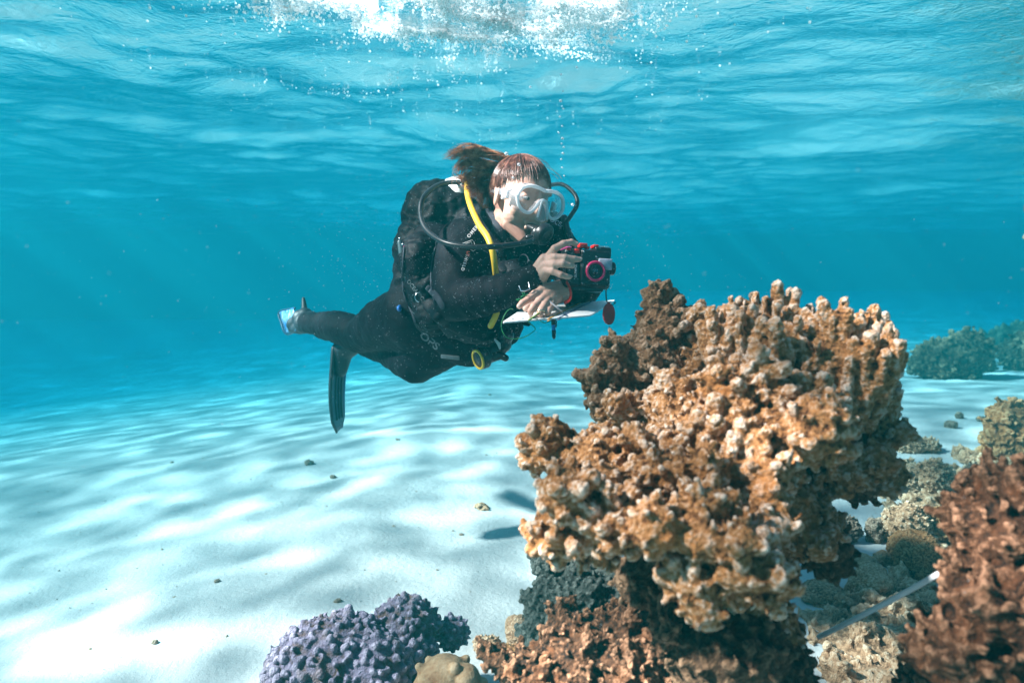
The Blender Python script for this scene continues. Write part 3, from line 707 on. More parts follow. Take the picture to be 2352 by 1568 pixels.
R_T = ([(1248, 604, 1.70), (1262, 592, 1.72), (1280, 592, 1.755), (1298, 600, 1.775)], [.0135, .0115, .0098, .0085])
R_P = [((1234, 631, 1.70), (1250, 596, 1.675), .024, .015), ((1236, 632, 1.70), (1254, 610, 1.672), .025, .0165), ((1238, 636, 1.70), (1254, 620, 1.672), .0225, .0155), ((1250, 596, 1.675), (1264, 590, 1.67), .014, .0115)]
L_F = [([(1246, 668, 1.690), (1228, 676, 1.668), (1212, 688, 1.652), (1200, 696, 1.645), (1193, 703, 1.640)], [.0130, .0105, .0095, .0085, .0074]),
       ([(1252, 680, 1.680), (1238, 692, 1.655), (1226, 704, 1.640), (1219, 714, 1.636), (1219, 720, 1.640)], [.0125, .0102, .0092, .0082, .0072]),
       ([(1260, 686, 1.680), (1250, 700, 1.652), (1243, 712, 1.636), (1240, 720, 1.632), (1242, 725, 1.636)], [.0125, .0100, .0090, .0080, .0070]),
       ([(1270, 688, 1.690), (1265, 702, 1.662), (1260, 712, 1.646), (1258, 719, 1.640), (1260, 723, 1.642)], [.0120, .0092, .0082, .0074, .0066])]
L_T = ([(1258, 672, 1.70), (1240, 682, 1.715), (1222, 696, 1.72), (1208, 708, 1.715)], [.0150, .0125, .0105, .0090])
L_P = [((1290, 666, 1.735), (1248, 666, 1.692), .027, .0165), ((1290, 670, 1.735), (1254, 680, 1.684), .028, .0175), ((1288, 674, 1.735), (1264, 686, 1.684), .026, .0165), ((1284, 676, 1.735), (1274, 688, 1.692), .022, .015)]
mb = MB(); head(mb)
seg(mb, J['neck'], J['chest'], .06, .10); mb.sphere(J['chest'], (.13, .11, .10)); seg(mb, J['chest'], J['belly'], .10, .10); seg(mb, J['belly'], J['hip'], .10, .11)
seg(mb, J['neck'] , J['rsh'], .05, .05); seg(mb, J['neck'], J['lsh'], .05, .05)
chain(mb, [J['rsh'], J['rel'], J['rwr']], [.045, .036, .024]); chain(mb, [J['lsh'], J['lel'], J['lwr']], [.045, .036, .026])
chain(mb, [J['hip'], J['rhip'], J['rkn'], J['ran'], J['rft']], [.09, .08, .045, .030, .024]); chain(mb, [J['hip'], J['lhip'], J['lkn'], J['lan'], J['lft']], [.09, .08, .045, .030, .024])
hand(mb, J['rwr'], .026, R_P, R_F, R_T); hand(mb, J['lwr'], .026, L_P, L_F, L_T)
person_me = fuse(mb, .0019, 5, (), "person")
person = link("person", person_me, M_SKIN)
tag(person, "diver in a black wetsuit gliding forward and aiming a housed camera at the coral", "diver")
# fingernails
def nail(a, b, r, side):
    a, b = PA(*a), PA(*b); z = b - a; z /= np.linalg.norm(z); n_ = np.array(side, float); n_ -= z * (n_ @ z); n_ /= np.linalg.norm(n_); x = np.cross(n_, z)
    c = b + z * r * .25 + n_ * r * .62; V = MB(); V.sphere(c, (r * .62, r * .85, r * .34), np.stack([x, z, n_], 1), 12, 8); return V
M_NAIL = simple("nail", (.66, .42, .36), .25, var=.04, bump=.02)
cam_side = -fw
for F_ in (R_F, L_F):
    for pts, rads in F_: nail(pts[-2], pts[-1], rads[-1], cam_side + .6 * up_).build("fingernail", M_NAIL, person)
# eyes
M_EYE = simple("eye_white", (.55, .50, .48), .2, var=.02, bump=.0); M_IRIS = simple("iris", (.03, .02, .015), .2, bump=0)
for q in (-1, 1):
    mbe = MB(); mbe.sphere(h(q * .031, .006, .0735), (.0115, .0062, .0100), HM); e = mbe.build("eye", M_EYE, person)
    mbe = MB(); mbe.sphere(h(q * .031 + .001, .005, .0815), (.0045, .0045, .0025), HM); mbe.build("iris", M_IRIS, e)
    mbe = MB(); seg(mbe, h(q * .015, .040, .092), h(q * .048, .042, .076), .0035, .0022); mbe.build("eyebrow", simple("brow_hair", (.05, .025, .015), .8), person)

# ---- wetsuit
mb = MB()
mb.tube([J['neck'] * .55 + h(0, -.06, -.03) * .45, J['neck'], J['chest'] * .4 + J['neck'] * .6], [.066, .072, .11], n=20)
mb.sphere(J['chest'], (.155, .145, .150)); mb.sphere(PA(1185, 600, 2.10), (.125, .115, .12)); mb.sphere(J['belly'], (.150, .140, .150)); mb.sphere(PA(1075, 745, 2.10), (.125, .090, .13)); mb.sphere(PA(1130, 730, 2.08), (.10, .085, .11))
mb.sphere(PA(1010, 690, 2.2), (.125, .125, .14)); mb.sphere(J['hip'], (.135, .115, .14)); mb.sphere(PA(950, 690, 2.26), (.085, .100, .12)); mb.sphere(PA(1000, 600, 2.18), (.11, .13, .13))
seg(mb, PA(1120, 560, 2.06), J['rsh'], .10, .078); seg(mb, PA(1170, 575, 2.1), J['lsh'], .095, .068)
chain(mb, [J['rsh'], PA(1046, 630, 1.93), J['rel'], PA(1110, 683, 1.80), PA(1170, 661, 1.745), J['rwr']], [.078, .066, .056, .054, .044, .029], 20)
chain(mb, [J['lsh'], J['lel'], PA(1334, 668, 1.88), PA(1300, 668, 1.765)], [.068, .056, .050, .032], 20)
chain(mb, [J['hip'], J['rhip'], PA(890, 742, 2.34), J['rkn'], PA(780, 752, 2.62), J['ran'], PA(702, 742, 2.9)], [.13, .122, .094, .064, .064, .044, .040], 20)
chain(mb, [J['hip'], J['lhip'], J['lkn'], PA(900, 806, 2.46), J['lan']], [.12, .115, .066, .060, .045], 20)
T_WR = tex('CLOUDS', noise_scale=.09, noise_depth=2); T_WR2 = tex('CLOUDS', noise_scale=.03, noise_depth=1)
suit_me = fuse(mb, .006, 6, ((T_WR, .016), (T_WR2, .005)), "wetsuit")
# cut the sleeves cleanly at the wrists by sinking the ends: folds round the forearm
V = co(suit_me); a = J['rel']; b = J['rwr']; ax = (b - a) / np.linalg.norm(b - a); tt = (V - a) @ ax; dist = np.linalg.norm(V - a - tt[:, None] * ax, axis=1); L = np.linalg.norm(b - a)
m_ = (dist < .085) & (tt > -.02) & (tt < L - .03); nrm_ = (V - a - tt[:, None] * ax) / (dist[:, None] + 1e-6)
V[m_] += nrm_[m_] * (.0028 * np.sin(tt[m_] * 150 + 3 * fbm(V[m_, 0] * 14, V[m_, 1] * 14, V[m_, 2] * 14, 2)) * np.clip(1 - np.abs(tt[m_] - L * .45) / (L * .5), 0, 1))[:, None]
setco(suit_me, V)
suit = link("wetsuit", suit_me, M_SUIT, person)
mb = MB(); mb.tube([PA(1231, 634, 1.70), PA(1236, 631, 1.6985)], .0305, n=28, cap=False); mb.build("cuff", M_SUIT, suit)
def cast(obj_me, px, py):
    bv = cast.cache.get(obj_me.name)
    if bv is None: bv = cast.cache[obj_me.name] = BVHTree.FromPolygons([v.co for v in obj_me.vertices], [p.vertices for p in obj_me.polygons])
    return bv.ray_cast(C0, ray(px, py))
cast.cache = {}
def on_surface(mes, px, py, lift=.0012):
    """nearest of several surfaces under a photo point, a hair above it"""
    best = None
    for m in mes:
        q, n_, i, d_ = cast(m, px, py)
        if q is not None and (best is None or d_ < best[2]): best = (q, n_, d_)
    if best is None: return None
    q, n_, _ = best
    if n_.dot(ray(px, py)) > 0: n_ = -n_
    return np.array(q + n_ * lift)

# ---- buoyancy vest
mb = MB()
mb.sphere(PA(1000, 505, 2.22), (.115, .105, .13)); mb.sphere(PA(1040, 505, 2.20), (.10, .080, .11)); mb.sphere(PA(960, 575, 2.22), (.078, .115, .12)); mb.sphere(PA(945, 640, 2.24), (.060, .09, .11)); mb.sphere(PA(968, 600, 2.10), (.070, .120, .09))
mb.sphere(PA(985, 660, 2.08), (.075, .095, .08)); mb.sphere(PA(1000, 720, 2.06), (.075, .080, .07)); mb.sphere(PA(1100, 535, 2.12), (.085, .070, .09))
mb.sphere(PA(1280, 560, 2.11), (.052, .098, .07)); mb.sphere(PA(1270, 520, 2.13), (.035, .045, .04)); mb.sphere(PA(1190, 625, 1.985), (.060, .085, .04)); mb.sphere(PA(1105, 660, 1.99), (.09, .11, .055))
mb.sphere(PA(1150, 700, 1.97), (.075, .080, .05)); mb.sphere(PA(1080, 740, 1.99), (.095, .06, .06)); seg(mb, PA(1150, 700, 1.97), PA(1180, 752, 1.95), .03, .018); seg(mb, PA(1150, 700, 1.95), PA(1216, 745, 1.93), .012, .010)
vest_me = fuse(mb, .0055, 5, ((T_WR, .022), (T_WR2, .010)), "vest")
V = co(vest_me); V += .0035 * (np.sin(V[:, 2:3] * 120 + 4 * fbm(V[:, 0] * 9, V[:, 1] * 9, V[:, 2] * 9, 2)[:, None]) > .93) * np.array([-.3, -.8, .2]); setco(vest_me, V)
vest = tag(link("buoyancy_vest", vest_me, M_VEST), "black puffed buoyancy vest strapped round the diver's back and chest", "dive vest")
def ribbon(name, pts, wid, mat_, parent, mes, th=.0025, lift=.003, n=14):
    """strap lying on a surface: pts in photo pixels"""
    pp, _ = spline(np.array([[p[0], p[1], 0] for p in pts]), np.zeros(len(pts)), n); C = []
    for q in pp:
        w_ = on_surface(mes, q[0], q[1], lift)
        if w_ is not None: C.append(w_)
    C = np.array(C)
    for _ in range(3): C[1:-1] = (C[:-2] + 2 * C[1:-1] + C[2:]) / 4
    m = MB(); m.tube(C, wid / 2, n=12, flat=(1.0, th / wid * 2), up=-fw); return m.build(name, mat_, parent)
SM = [vest_me, suit_me]
ribbon("shoulder_strap", [(1118, 490), (1134, 512), (1150, 545)], .040, M_GREYN, vest, SM, .006)
ribbon("shoulder_strap", [(1100, 478), (1125, 520), (1146, 570), (1158, 620)], .030, M_VEST, vest, SM, .005)
ribbon("waist_strap", [(985, 700), (1040, 745), (1110, 770), (1165, 762)], .04, M_VEST, vest, SM, .005)
ribbon("piping", [(930, 570), (926, 640), (935, 690), (956, 738)], .006, M_GREYN, vest, SM, .003)
ribbon("piping", [(1010, 548), (995, 580), (990, 640), (1000, 690)], .006, M_GREYN, vest, SM, .003)
ribbon("panel", [(985, 662), (1004, 680), (1018, 702)], .018, M_GREYN, vest, SM, .003)
def ring_at(name, px, py, rr, th, parent, mat_=M_STEEL, d=None, axis=None, arc=1.0, sx=1.0):
    c = on_surface(SM, px, py, .004) if d is None else PA(px, py, d)
    m = MB(); m.torus(c, Vector(-fw) if axis is None else Vector(axis), rr, th, 28, 8, sx=sx, arc=arc); return m.build(name, mat_, parent)
ring_at("d_ring", 966, 682, .014, .0016, vest, arc=.72); ring_at("d_ring", 1144, 592, .020, .0017, vest, axis=-fw + .5 * rt, arc=.6); ring_at("d_ring", 1136, 585, .012, .0015, vest, arc=.5)
ring_at("clip", 1202, 600, .017, .0020, vest, M_GREYN, axis=-fw + .4 * up_, sx=.8)
m = MB(); q = on_surface(SM, 919, 708, .004); m.sphere(q if q is not None else PA(919, 708, 2.2), (.008, .020, .01)); m.build("pull_knob", M_BLUE, vest)
for a_, b_ in (((1078, 662), (1100, 640)), ((1148, 560), (1152, 584))):
    pass
def surf_text(s, px, py, size, ang, mat_, parent, name="lettering", mes=SM, lift=.0016, shear=0, sp=1.0, bold=.0, sy=1.0):
    """printed word laid onto the surface beneath; size = letter height in photo pixels, ang degrees anticlockwise"""
    cu = bpy.data.curves.new("t", 'FONT'); cu.body = s; cu.size = 1; cu.space_character = sp; cu.offset = bold; cu.shear = shear; cu.resolution_u = 3; cu.align_x = 'LEFT'
    o = bpy.data.objects.new("t", cu); COL.objects.link(o); dg = bpy.context.evaluated_depsgraph_get(); dg.update()
    me = bpy.data.meshes.new_from_object(o.evaluated_get(dg)); bpy.data.objects.remove(o)
    bm = bmesh.new(); bm.from_mesh(me); bmesh.ops.triangulate(bm, faces=bm.faces[:])
    bmesh.ops.subdivide_edges(bm, edges=[e for e in bm.edges if e.calc_length() > .25], cuts=1); bmesh.ops.triangulate(bm, faces=bm.faces[:])
    ca, sa = math.cos(R(ang)), math.sin(R(ang)); k = size / .72; last = None; bad = []
    for v in bm.verts:
        x, y = v.co.x * k, v.co.y * k * sy; X_ = px + x * ca - y * sa; Y_ = py - (x * sa + y * ca)
        q = on_surface(mes, X_, Y_, lift)
        if q is None: bad.append(v); continue
        v.co = q
    bmesh.ops.delete(bm, geom=bad, context='VERTS')
    if not bm.verts: bm.free(); return None
    me2 = bpy.data.meshes.new("t"); bm.to_mesh(me2); bm.free(); return link(name, me2, mat_, parent)
surf_text("OMER", 1077, 548, 8, 50, M_WHT, suit, sp=1.25, bold=.02)
surf_text("UP", 1072, 577, 7, -100, M_REDP, suit, sp=1.0, bold=.02)
surf_text("SHIELD", 1070, 584, 7, -107, M_WHT, suit, sp=1.35, bold=.02)
def surf_line(name, pts, wpx, mat_, parent, mes=SM, lift=.0015, closed=False, n=6):
    pts = list(pts) + ([pts[0]] if closed else [])
    P2 = []
    for a_, b_ in zip(pts[:-1], pts[1:]):
        for k in range(n): P2.append((a_[0] + (b_[0] - a_[0]) * k / n, a_[1] + (b_[1] - a_[1]) * k / n))
    P2.append(pts[-1]); C = [on_surface(mes, *p, lift) for p in P2]; C = [c for c in C if c is not None]
    if len(C) < 2: return None
    m = MB(); m.tube(np.array(C), wpx * K * 2 / 2, n=6); return m.build(name, mat_, parent)
surf_line("logo", [(1062, 560), (1084, 552), (1088, 556), (1092, 574), (1086, 577), (1074, 570)], 1.4, M_WHT, suit, closed=True)
surf_line("logo", [(1068, 561), (1082, 556), (1086, 570), (1078, 568)], 1.8, M_WHT, suit, closed=True)
surf_text("OCEANIC", 934, 646, 9, -52, M_GRYP, vest, sp=1.05, bold=.012)
surf_text("OCEANIC", 1262, 508, 10, -28, M_WHT, vest, sp=1.0, bold=.0)
surf_text("OPS", 962, 772, 21, -38, M_GRYP, suit, sp=1.0, bold=.02, sy=.8)

# ---- knife on the vest
c0 = PA(918, 556, 2.055); c1 = PA(930, 612, 2.05); c2 = PA(948, 690, 2.02)
kn = MB(); kn.tube([c0, c0 * .5 + c1 * .5, c1], [.007, .011, .013], n=14, flat=(1, .6), up=-fw); knife = kn.build("dive_knife", M_TEAL)
tag(knife, "slim dark teal dive knife clipped along the left edge of the vest", "knife")
kn = MB(); kn.tube([c1, c1 * .5 + c2 * .5, c2], [.011, .008, .004], n=12, flat=(1, .5), up=-fw); kn.build("sheath", M_BLK, knife)
kn = MB(); kn.tube([PA(926, 562, 2.03), PA(934, 574, 2.03), PA(938, 580, 2.03)], [.0022, .003, .002], n=8); kn.build("cord", M_PINK, knife)
kn = MB(); kn.sphere(PA(925, 561, 2.03), .004); kn.sphere(PA(918, 548, 2.05), (.004, .004, .004)); kn.build("rivet", M_STEEL, knife)

# ---- tank
ta, tb = PA(1064, 432, 2.16), PA(985, 640, 2.66)
tn = MB(); ax_ = (tb - ta) / np.linalg.norm(tb - ta)
tn.tube([ta - ax_ * .012, ta + ax_ * .0, ta + ax_ * .02, ta + ax_ * .05, ta + ax_ * .09, tb], [.020, .040, .062, .080, .087, .087], n=32)
tank = tn.build("scuba_tank", M_TANK); tag(tank, "off white scuba tank on the diver's back, half hidden by the vest", "scuba tank")
tn = MB(); tn.cyl(ta - ax_ * .035, ax_, .017, .05, 20, .002); tn.cyl(ta - ax_ * .05 + rt * .02, rt, .011, .05, 16, .002); tn.build("valve", M_STEEL, tank)

# ---- mask
def mask_outline(n=72, grow=0.0):
    """closed lens outline with a nose notch, in face coordinates (s, u)"""
    half = [(0, .041), (.022, .046), (.048, .046), (.068, .036), (.079, .016), (.080, -.008), (.070, -.030), (.052, -.043), (.036, -.042), (.024, -.028), (.014, -.006), (.006, .006), (0, .009)]
    pts = half[:-1] + [(0, .009)] + [(-a, b) for a, b in half[-2:0:-1]]
    P3 = np.array([[a, b, 0] for a, b in pts + pts[:1]]); S, _ = spline(P3, np.zeros(len(P3)), 6); S = S[:-1]
    if grow:
        c = S.mean(0); S = c + (S - c) * (1 + grow)
    return S
MO = mask_outline() * np.array([.97, .80, 1]); bend = lambda s: -1.6 * s * s
def mp(s, u, f): return h(s, u + .001, f + bend(s))
def translucent(name, col, alpha, rough=.25):
    t = NT(name); g_ = t.pbr(col, rough, **{"Transmission Weight": 0.0, "Subsurface Weight": 0.0}); tl = t.n("BsdfTranslucent", {"Color": (*col, 1)}).outputs[0]
    m1 = t.n("MixShader", {0: .35, 1: g_, 2: tl}).outputs[0]; tr_ = t.n("BsdfTransparent", {"Color": (.92, .95, .96, 1)}).outputs[0]
    return t.fin(t.n("MixShader", {0: alpha, 1: tr_, 2: m1}).outputs[0])
M_SIL = translucent("silicone_clear", (.62, .64, .68), .34); M_FRM = translucent("frame_clear", (.88, .88, .90), .95, .2)
t = NT("lens_glass"); fr = t.n("Fresnel", {"IOR": 1.32}).outputs[0]
M_GLASS = t.fin(t.n("MixShader", {0: t.math('ADD', t.math('MULTIPLY', fr, .5), .02), 1: t.n("BsdfTransparent", {"Color": (.86, .86, .87, 1)}).outputs[0], 2: t.n("BsdfGlossy", {"Color": (.9, 1, 1, 1), "Roughness": .08}).outputs[0]}).outputs[0])
FL = .112
fr_ = MB(); ring = np.array([mp(q[0], q[1], FL) for q in np.vstack([MO, MO[:2]])]); fr_.tube(ring, .0050, n=10, cap=False); mask = fr_.build("diving_mask", M_FRM)
tag(mask, "clear white framed diving mask over the diver's eyes and nose", "diving mask")
sk = MB(); n = len(MO); back = []
for q in MO:
    s_, u_ = q[0], q[1]; big_ = 1.10
    back.append((s_ * 1.04, u_ * 1.14 + .002, FL - .032 - .55 * s_ * s_ * 4))
ringA = np.array([mp(q[0], q[1], FL - .002) for q in MO]); mid = np.array([mp(b_[0] * .99, b_[1] * 1.0, (FL + b_[2]) / 2) for b_ in back]); ringB = np.array([mp(*b_) for b_ in back])
for r0, r1 in ((ringA, mid), (mid, ringB)):
    V = np.concatenate([r0, r1]); i = np.arange(n); k = (i + 1) % n; sk.add(V, np.stack([i, k, n + k, n + i], 1))
sk.build("skirt", M_SIL, mask)
# nose pocket
npk = MB(); npk.tube([mp(0, .002, FL - .006), mp(0, -.018, FL + .004), mp(0, -.036, FL + .006)], [.006, .013, .017], n=16, flat=(1, .75), up=hf); npk.build("nose_pocket", M_SIL, mask)
npk = MB(); npk.tube([mp(-.016, -.040, FL + .014), mp(-.009, .001, FL + .008), mp(0, .007, FL + .006), mp(.009, .001, FL + .008), mp(.016, -.040, FL + .014)], .0028, n=8, samples=6); npk.build("nose_bridge", M_FRM, mask)
ln = MB(); c = np.array([mp(0, .025, FL + .0005)]); gv = []
rr_ = np.array([mp(q[0] * .98, q[1] * .98 + .0003, FL) for q in MO])
for sgn in (1, -1):
    idx = [i for i in range(n) if MO[i][0] * sgn >= -.0005]; cc = mp(sgn * .042, .003, FL)
    V = np.vstack([[cc], rr_[idx]]); m_n = len(idx); tri = [(0, 1 + i, 1 + (i + 1) % m_n) for i in range(m_n)]
    ln.add(V, np.array(tri))
ln.build("lens", M_GLASS, mask, smooth=False)
st = MB(); a_ = np.linspace(0, 2 * math.pi, 40, endpoint=False); arc = []
for q in np.linspace(R(38), R(322), 30): arc.append(h(math.sin(q) * .083, .003 + .018 * (1 - math.cos(q)) * .5, -.012 + math.cos(q) * .104))
st.tube(np.array(arc), .010, n=8, flat=(.25, 1), up=hu); st.build("strap", M_SIL, mask)
for q in (-1, 1):
    bk = MB(); bk.box(h(q * .0835, .004, .050), (.010, .022, .018), HM, .002); bk.box(h(q * .086, .004, .040), (.008, .030, .010), HM, .002); bk.build("buckle", M_FRM, mask)

# ---- regulator set: mouthpiece stage, hoses, spare stage
reg = empty("regulator", tuple(PA(1240, 545, 1.86))); bpy.context.view_layer.update(); reg_inv = Matrix.Translation(-Vector(reg.location))
tag(reg, "black breathing regulator in the diver's mouth with its looping hoses", "regulator")
def rpart(mbx, name, m, parent=reg, smooth=True):
    o = mbx.build(name, m, parent, smooth)
    if parent is reg: o.matrix_parent_inverse = reg_inv
    return o
s2 = MB(); s2.cyl(h(.004, -.082, .142), hf * .8 - hu * .35 + hs * .3, .031, .026, 40, .007); s2.sphere(h(.004, -.084, .128), (.030, .027, .022), HM); s2.sphere(h(0, -.100, .125), (.042, .014, .016), HM); s2.sphere(h(.03, -.085, .12), (.018, .014, .014), HM)
rpart(s2, "second_stage", M_BLK)
s2 = MB(); s2.tube([h(0, -.068, .080), h(0, -.074, .115)], [.017, .015], n=16, flat=(1.2, .7), up=hu); rpart(s2, "mouthpiece", M_RUB)
s2 = MB(); s2.torus(h(.0055, -.0875, .1555), Vector(hf * .8 - hu * .35 + hs * .3), .020, .0022, 32, 8); rpart(s2, "purge_rim", M_RUB)
def hose(name, pts, r, m, smp=10):
    t_ = MB(); t_.tube([PA(*p) for p in pts], r, n=14, samples=smp); return rpart(t_, name, m)
hose("hose", [(1105, 436, 2.26), (1060, 420, 2.16), (1010, 424, 2.06), (974, 452, 1.98), (966, 490, 1.94), (980, 528, 1.88), (1020, 556, 1.80), (1080, 567, 1.765), (1140, 566, 1.765), (1190, 560, 1.80), (1225, 552, 1.835)], .0073, M_RUB)
hose("inflator_hose", [(1262, 425, 2.22), (1292, 424, 2.14), (1318, 444, 2.08), (1326, 468, 2.05), (1312, 494, 2.03), (1299, 512, 2.03)], .0066, M_RUB)
hose("low_pressure_hose", [(1296, 500, 2.05), (1303, 530, 2.02), (1312, 556, 2.01), (1330, 575, 2.0)], .010, M_RUB)
hose("yellow_hose", [(1092, 400, 2.24), (1076, 412, 2.16), (1073, 436, 2.06), (1080, 470, 1.98), (1100, 515, 1.90), (1120, 545, 1.84), (1132, 580, 1.815), (1139, 630, 1.84), (1144, 670, 1.90), (1144, 705, 1.905), (1137, 728, 1.905), (1127, 748, 1.915)], .0088, M_YEL)
s2 = MB(); s2.cyl(PA(1095, 412, 2.26), rt, .020, .05, 24, .004); s2.sphere(PA(1110, 420, 2.26), .022); rpart(s2, "first_stage", M_STEEL)
# gauge console and inflator hanging below
con = MB(); ca = PA(1100, 825, 1.93); cn = (-.72 * rt - .45 * fw - .25 * up_); cn = cn / np.linalg.norm(cn)
con.cyl(ca - cn * .012, cn, .031, .026, 36, .006); con.tube([ca - cn * .02, PA(1122, 812, 1.95), PA(1140, 800, 1.96), PA(1160, 780, 1.97)], [.026, .022, .016, .015], n=16); con.tube([PA(1122, 822, 1.94), PA(1150, 816, 1.94), PA(1161, 822, 1.94)], [.016, .012, .010], n=14)
console = con.build("gauge_console", M_BLK); tag(console, "black gauge console with yellow rim dangling under the diver's belly", "dive gauge")
con = MB(); con.torus(ca + cn * .003, Vector(cn), .0265, .0040, 36, 8); con.build("rim", M_YEL, console)
con = MB(); con.cyl(ca + cn * .0025, cn, .023, .003, 30); con.build("dial", M_RUB, console)
oc = MB(); oc.sphere(PA(1152, 792, 1.98), (.030, .034, .024)); oc.sphere(PA(1162, 770, 1.97), (.024, .030, .024)); oc.tube([PA(1166, 760, 1.98), PA(1172, 745, 1.98), PA(1165, 725, 1.99)], [.018, .016, .02], n=14); oc.tube([PA(1150, 812, 1.97), PA(1136, 815, 1.96)], [.014, .012], n=12)
octo_me = fuse(oc, .0035, 3, (), "spare"); octo = tag(link("spare_regulator", octo_me, M_BLK), "black spare regulator hanging behind the gauge console", "regulator")
w_ = MB(); w_.tube([PA(1137, 780, 1.95), PA(1146, 790, 1.94), PA(1148, 800, 1.94)], [.003, .0055, .003], n=10, flat=(1, .4), up=-fw); w_.build("label_plate", M_SLATE, octo)
M_GREYS = simple('plastic_grey', (.17, .19, .20), .5); wb = MB(); wb.box(PA(1034, 820, 2.03), (.056, .012, .012), np.array([rt * .99 - up_ * .1, fw, up_]).T, .003); wbo = wb.build("pocket_tag", M_GREYS); tag(wbo, "pale plastic strip sticking out under the diver's belly", "strip")
# ============================================================ HAIR
def strands(name, PT, RD, mat_, parent, sides=3):
    """PT (N,M,3), RD (N,M): N thin hair strands as three sided tubes"""
    N, M_, _ = PT.shape; T = np.gradient(PT, axis=1); T /= np.linalg.norm(T, axis=2, keepdims=True) + 1e-9
    ref = np.array([.31, .42, .85]); x = np.cross(T, ref); x /= np.linalg.norm(x, axis=2, keepdims=True) + 1e-9; y = np.cross(T, x)
    V = np.stack([PT + RD[..., None] * (math.cos(a) * x + math.sin(a) * y) for a in np.arange(sides) * 2 * math.pi / sides], 2)   # N,M,s,3
    i = (np.arange(N) * M_ * sides)[:, None, None] + (np.arange(M_ - 1) * sides)[None, :, None] + np.arange(sides)[None, None, :]
    k = i - np.arange(sides) + (np.arange(sides) + 1) % sides
    F = np.stack([i, k, k + sides, i + sides], -1).reshape(-1, 4)
    return link(name, np_mesh(name, V.reshape(-1, 3), F), mat_, parent)
t = NT("hair_mat"); hn = t.noise(60, 3, .6, t.pos()); hc = t.ramp(hn, [(.3, (.22, .080, .045)), (.48, (.55, .24, .13)), (.70, (.92, .58, .34))])
M_HAIR = t.fin(t.n("MixShader", {0: .5, 1: t.pbr(hc, .38, **{"Specular IOR Level": .6}), 2: t.n("BsdfTranslucent", {"Color": hc}).outputs[0]}).outputs[0])
t = NT("scalp_hair_mat"); hn = t.noise(50, 3, .6, t.pos()); hc = t.ramp(hn, [(.3, (.075, .028, .022)), (.55, (.27, .10, .070)), (.75, (.66, .34, .23))])
M_HAIRS = t.fin(t.n("MixShader", {0: .15, 1: t.pbr(hc, .35, **{"Specular IOR Level": .6}), 2: t.n("BsdfTranslucent", {"Color": hc}).outputs[0]}).outputs[0])
M_HAIRD = simple("hair_dark", (.030, .013, .009), .6)
g = np.random.default_rng(5)
hb_ = MB(); hb_.sphere(h(0, .036, -.030), (.0805, .0900, .0930), HM, 28, 18); hb_.sphere(h(-.012, .112, -.030), (.020, .013, .020), HM); hb_.sphere(PA(1142, 440, 2.08), (.030, .045, .02)); hb_.sphere(PA(1140, 478, 2.06), (.028, .04, .025))
hair_me = fuse(hb_, .004, 3, ((tex('CLOUDS', noise_scale=.02), .006),), "hair"); hair = link("hair", hair_me, M_HAIRD, person)
EC, ER = np.array([0, .030, -.020]), np.array([.0830, .0975, .1010]); BUN = np.array([-.012, .118, -.030])
NS, MS = 1100, 12; PT = np.zeros((NS, MS, 3)); RD = np.zeros((NS, MS))
for i in range(NS):
    ph = g.uniform(-math.pi, math.pi); front = math.cos(ph)
    u0 = (.073 + .008 * g.normal() + .006 * math.sin(ph * 9)) * max(front, 0) + (.000 + .045 * max(front, 0)) * (1 - max(front, 0)) + .006 * g.normal()
    q = np.array([math.sin(ph), (u0 - EC[1]) / ER[1], math.cos(ph)]); rr = math.sqrt(max(.05, 1 - q[1] ** 2)); q[0] *= rr; q[2] *= rr
    b = (BUN - EC) / ER; b /= np.linalg.norm(b); q /= np.linalg.norm(q); side = g.normal() * .05
    lift = g.uniform(1.0, 1.035) + (.03 * g.random() if g.random() < .12 else 0)
    for k in range(MS):
        tt = k / (MS - 1); w_ = q * (1 - tt) + b * tt; w_ /= np.linalg.norm(w_); w_ = w_ + np.cross(q, b) * side * math.sin(math.pi * tt)
        PT[i, k] = H + HM @ (EC + ER * w_ * (lift + .02 * tt))
        RD[i, k] = .0009 * (.35 + .65 * min(1, tt * 4))
strands("scalp_hair", PT, RD, M_HAIRS, hair)
GU = [[(1184, 368, 1.99), (1160, 356, 1.99), (1125, 346, 1.98), (1085, 338, 1.97), (1050, 340, 1.96), (1022, 352, 1.95)],
      [(1182, 371, 1.99), (1155, 364, 1.99), (1120, 354, 1.98), (1085, 347, 1.96), (1055, 352, 1.95), (1036, 358, 1.94)],
      [(1182, 374, 2.0), (1150, 374, 2.0), (1115, 366, 1.98), (1082, 360, 1.97), (1058, 372, 1.96), (1050, 390, 1.96)],
      [(1180, 378, 2.01), (1148, 386, 2.02), (1112, 382, 2.0), (1082, 378, 1.98), (1060, 392, 1.98), (1046, 410, 1.97)],
      [(1178, 380, 2.02), (1145, 396, 2.04), (1112, 398, 2.02), (1088, 402, 2.0), (1068, 412, 1.99), (1052, 404, 1.98)],
      [(1176, 382, 2.03), (1145, 402, 2.06), (1122, 420, 2.06), (1102, 424, 2.03), (1088, 432, 2.0), (1096, 442, 2.0)],
      [(1176, 384, 2.04), (1150, 412, 2.07), (1132, 440, 2.07), (1122, 465, 2.06), (1118, 490, 2.05), (1128, 512, 2.04)],
      [(1172, 386, 2.02), (1160, 420, 2.03), (1152, 455, 2.02), (1146, 490, 2.02), (1140, 520, 2.02), (1136, 540, 2.02)]]
GP = np.array([[PA(*q) for q in gu] for gu in GU])
def guide(w_):
    k = min(int(w_), len(GP) - 2); f_ = w_ - k; return GP[k] * (1 - f_) + GP[k + 1] * f_
NS, MS = 1500, 21; PT = np.zeros((NS, MS, 3)); RD = np.zeros((NS, MS)); clumps = g.uniform(0, 7, 70); cph = g.uniform(0, 6.28, (70, 3)); coff = g.normal(size=(70, 3)) * .0065
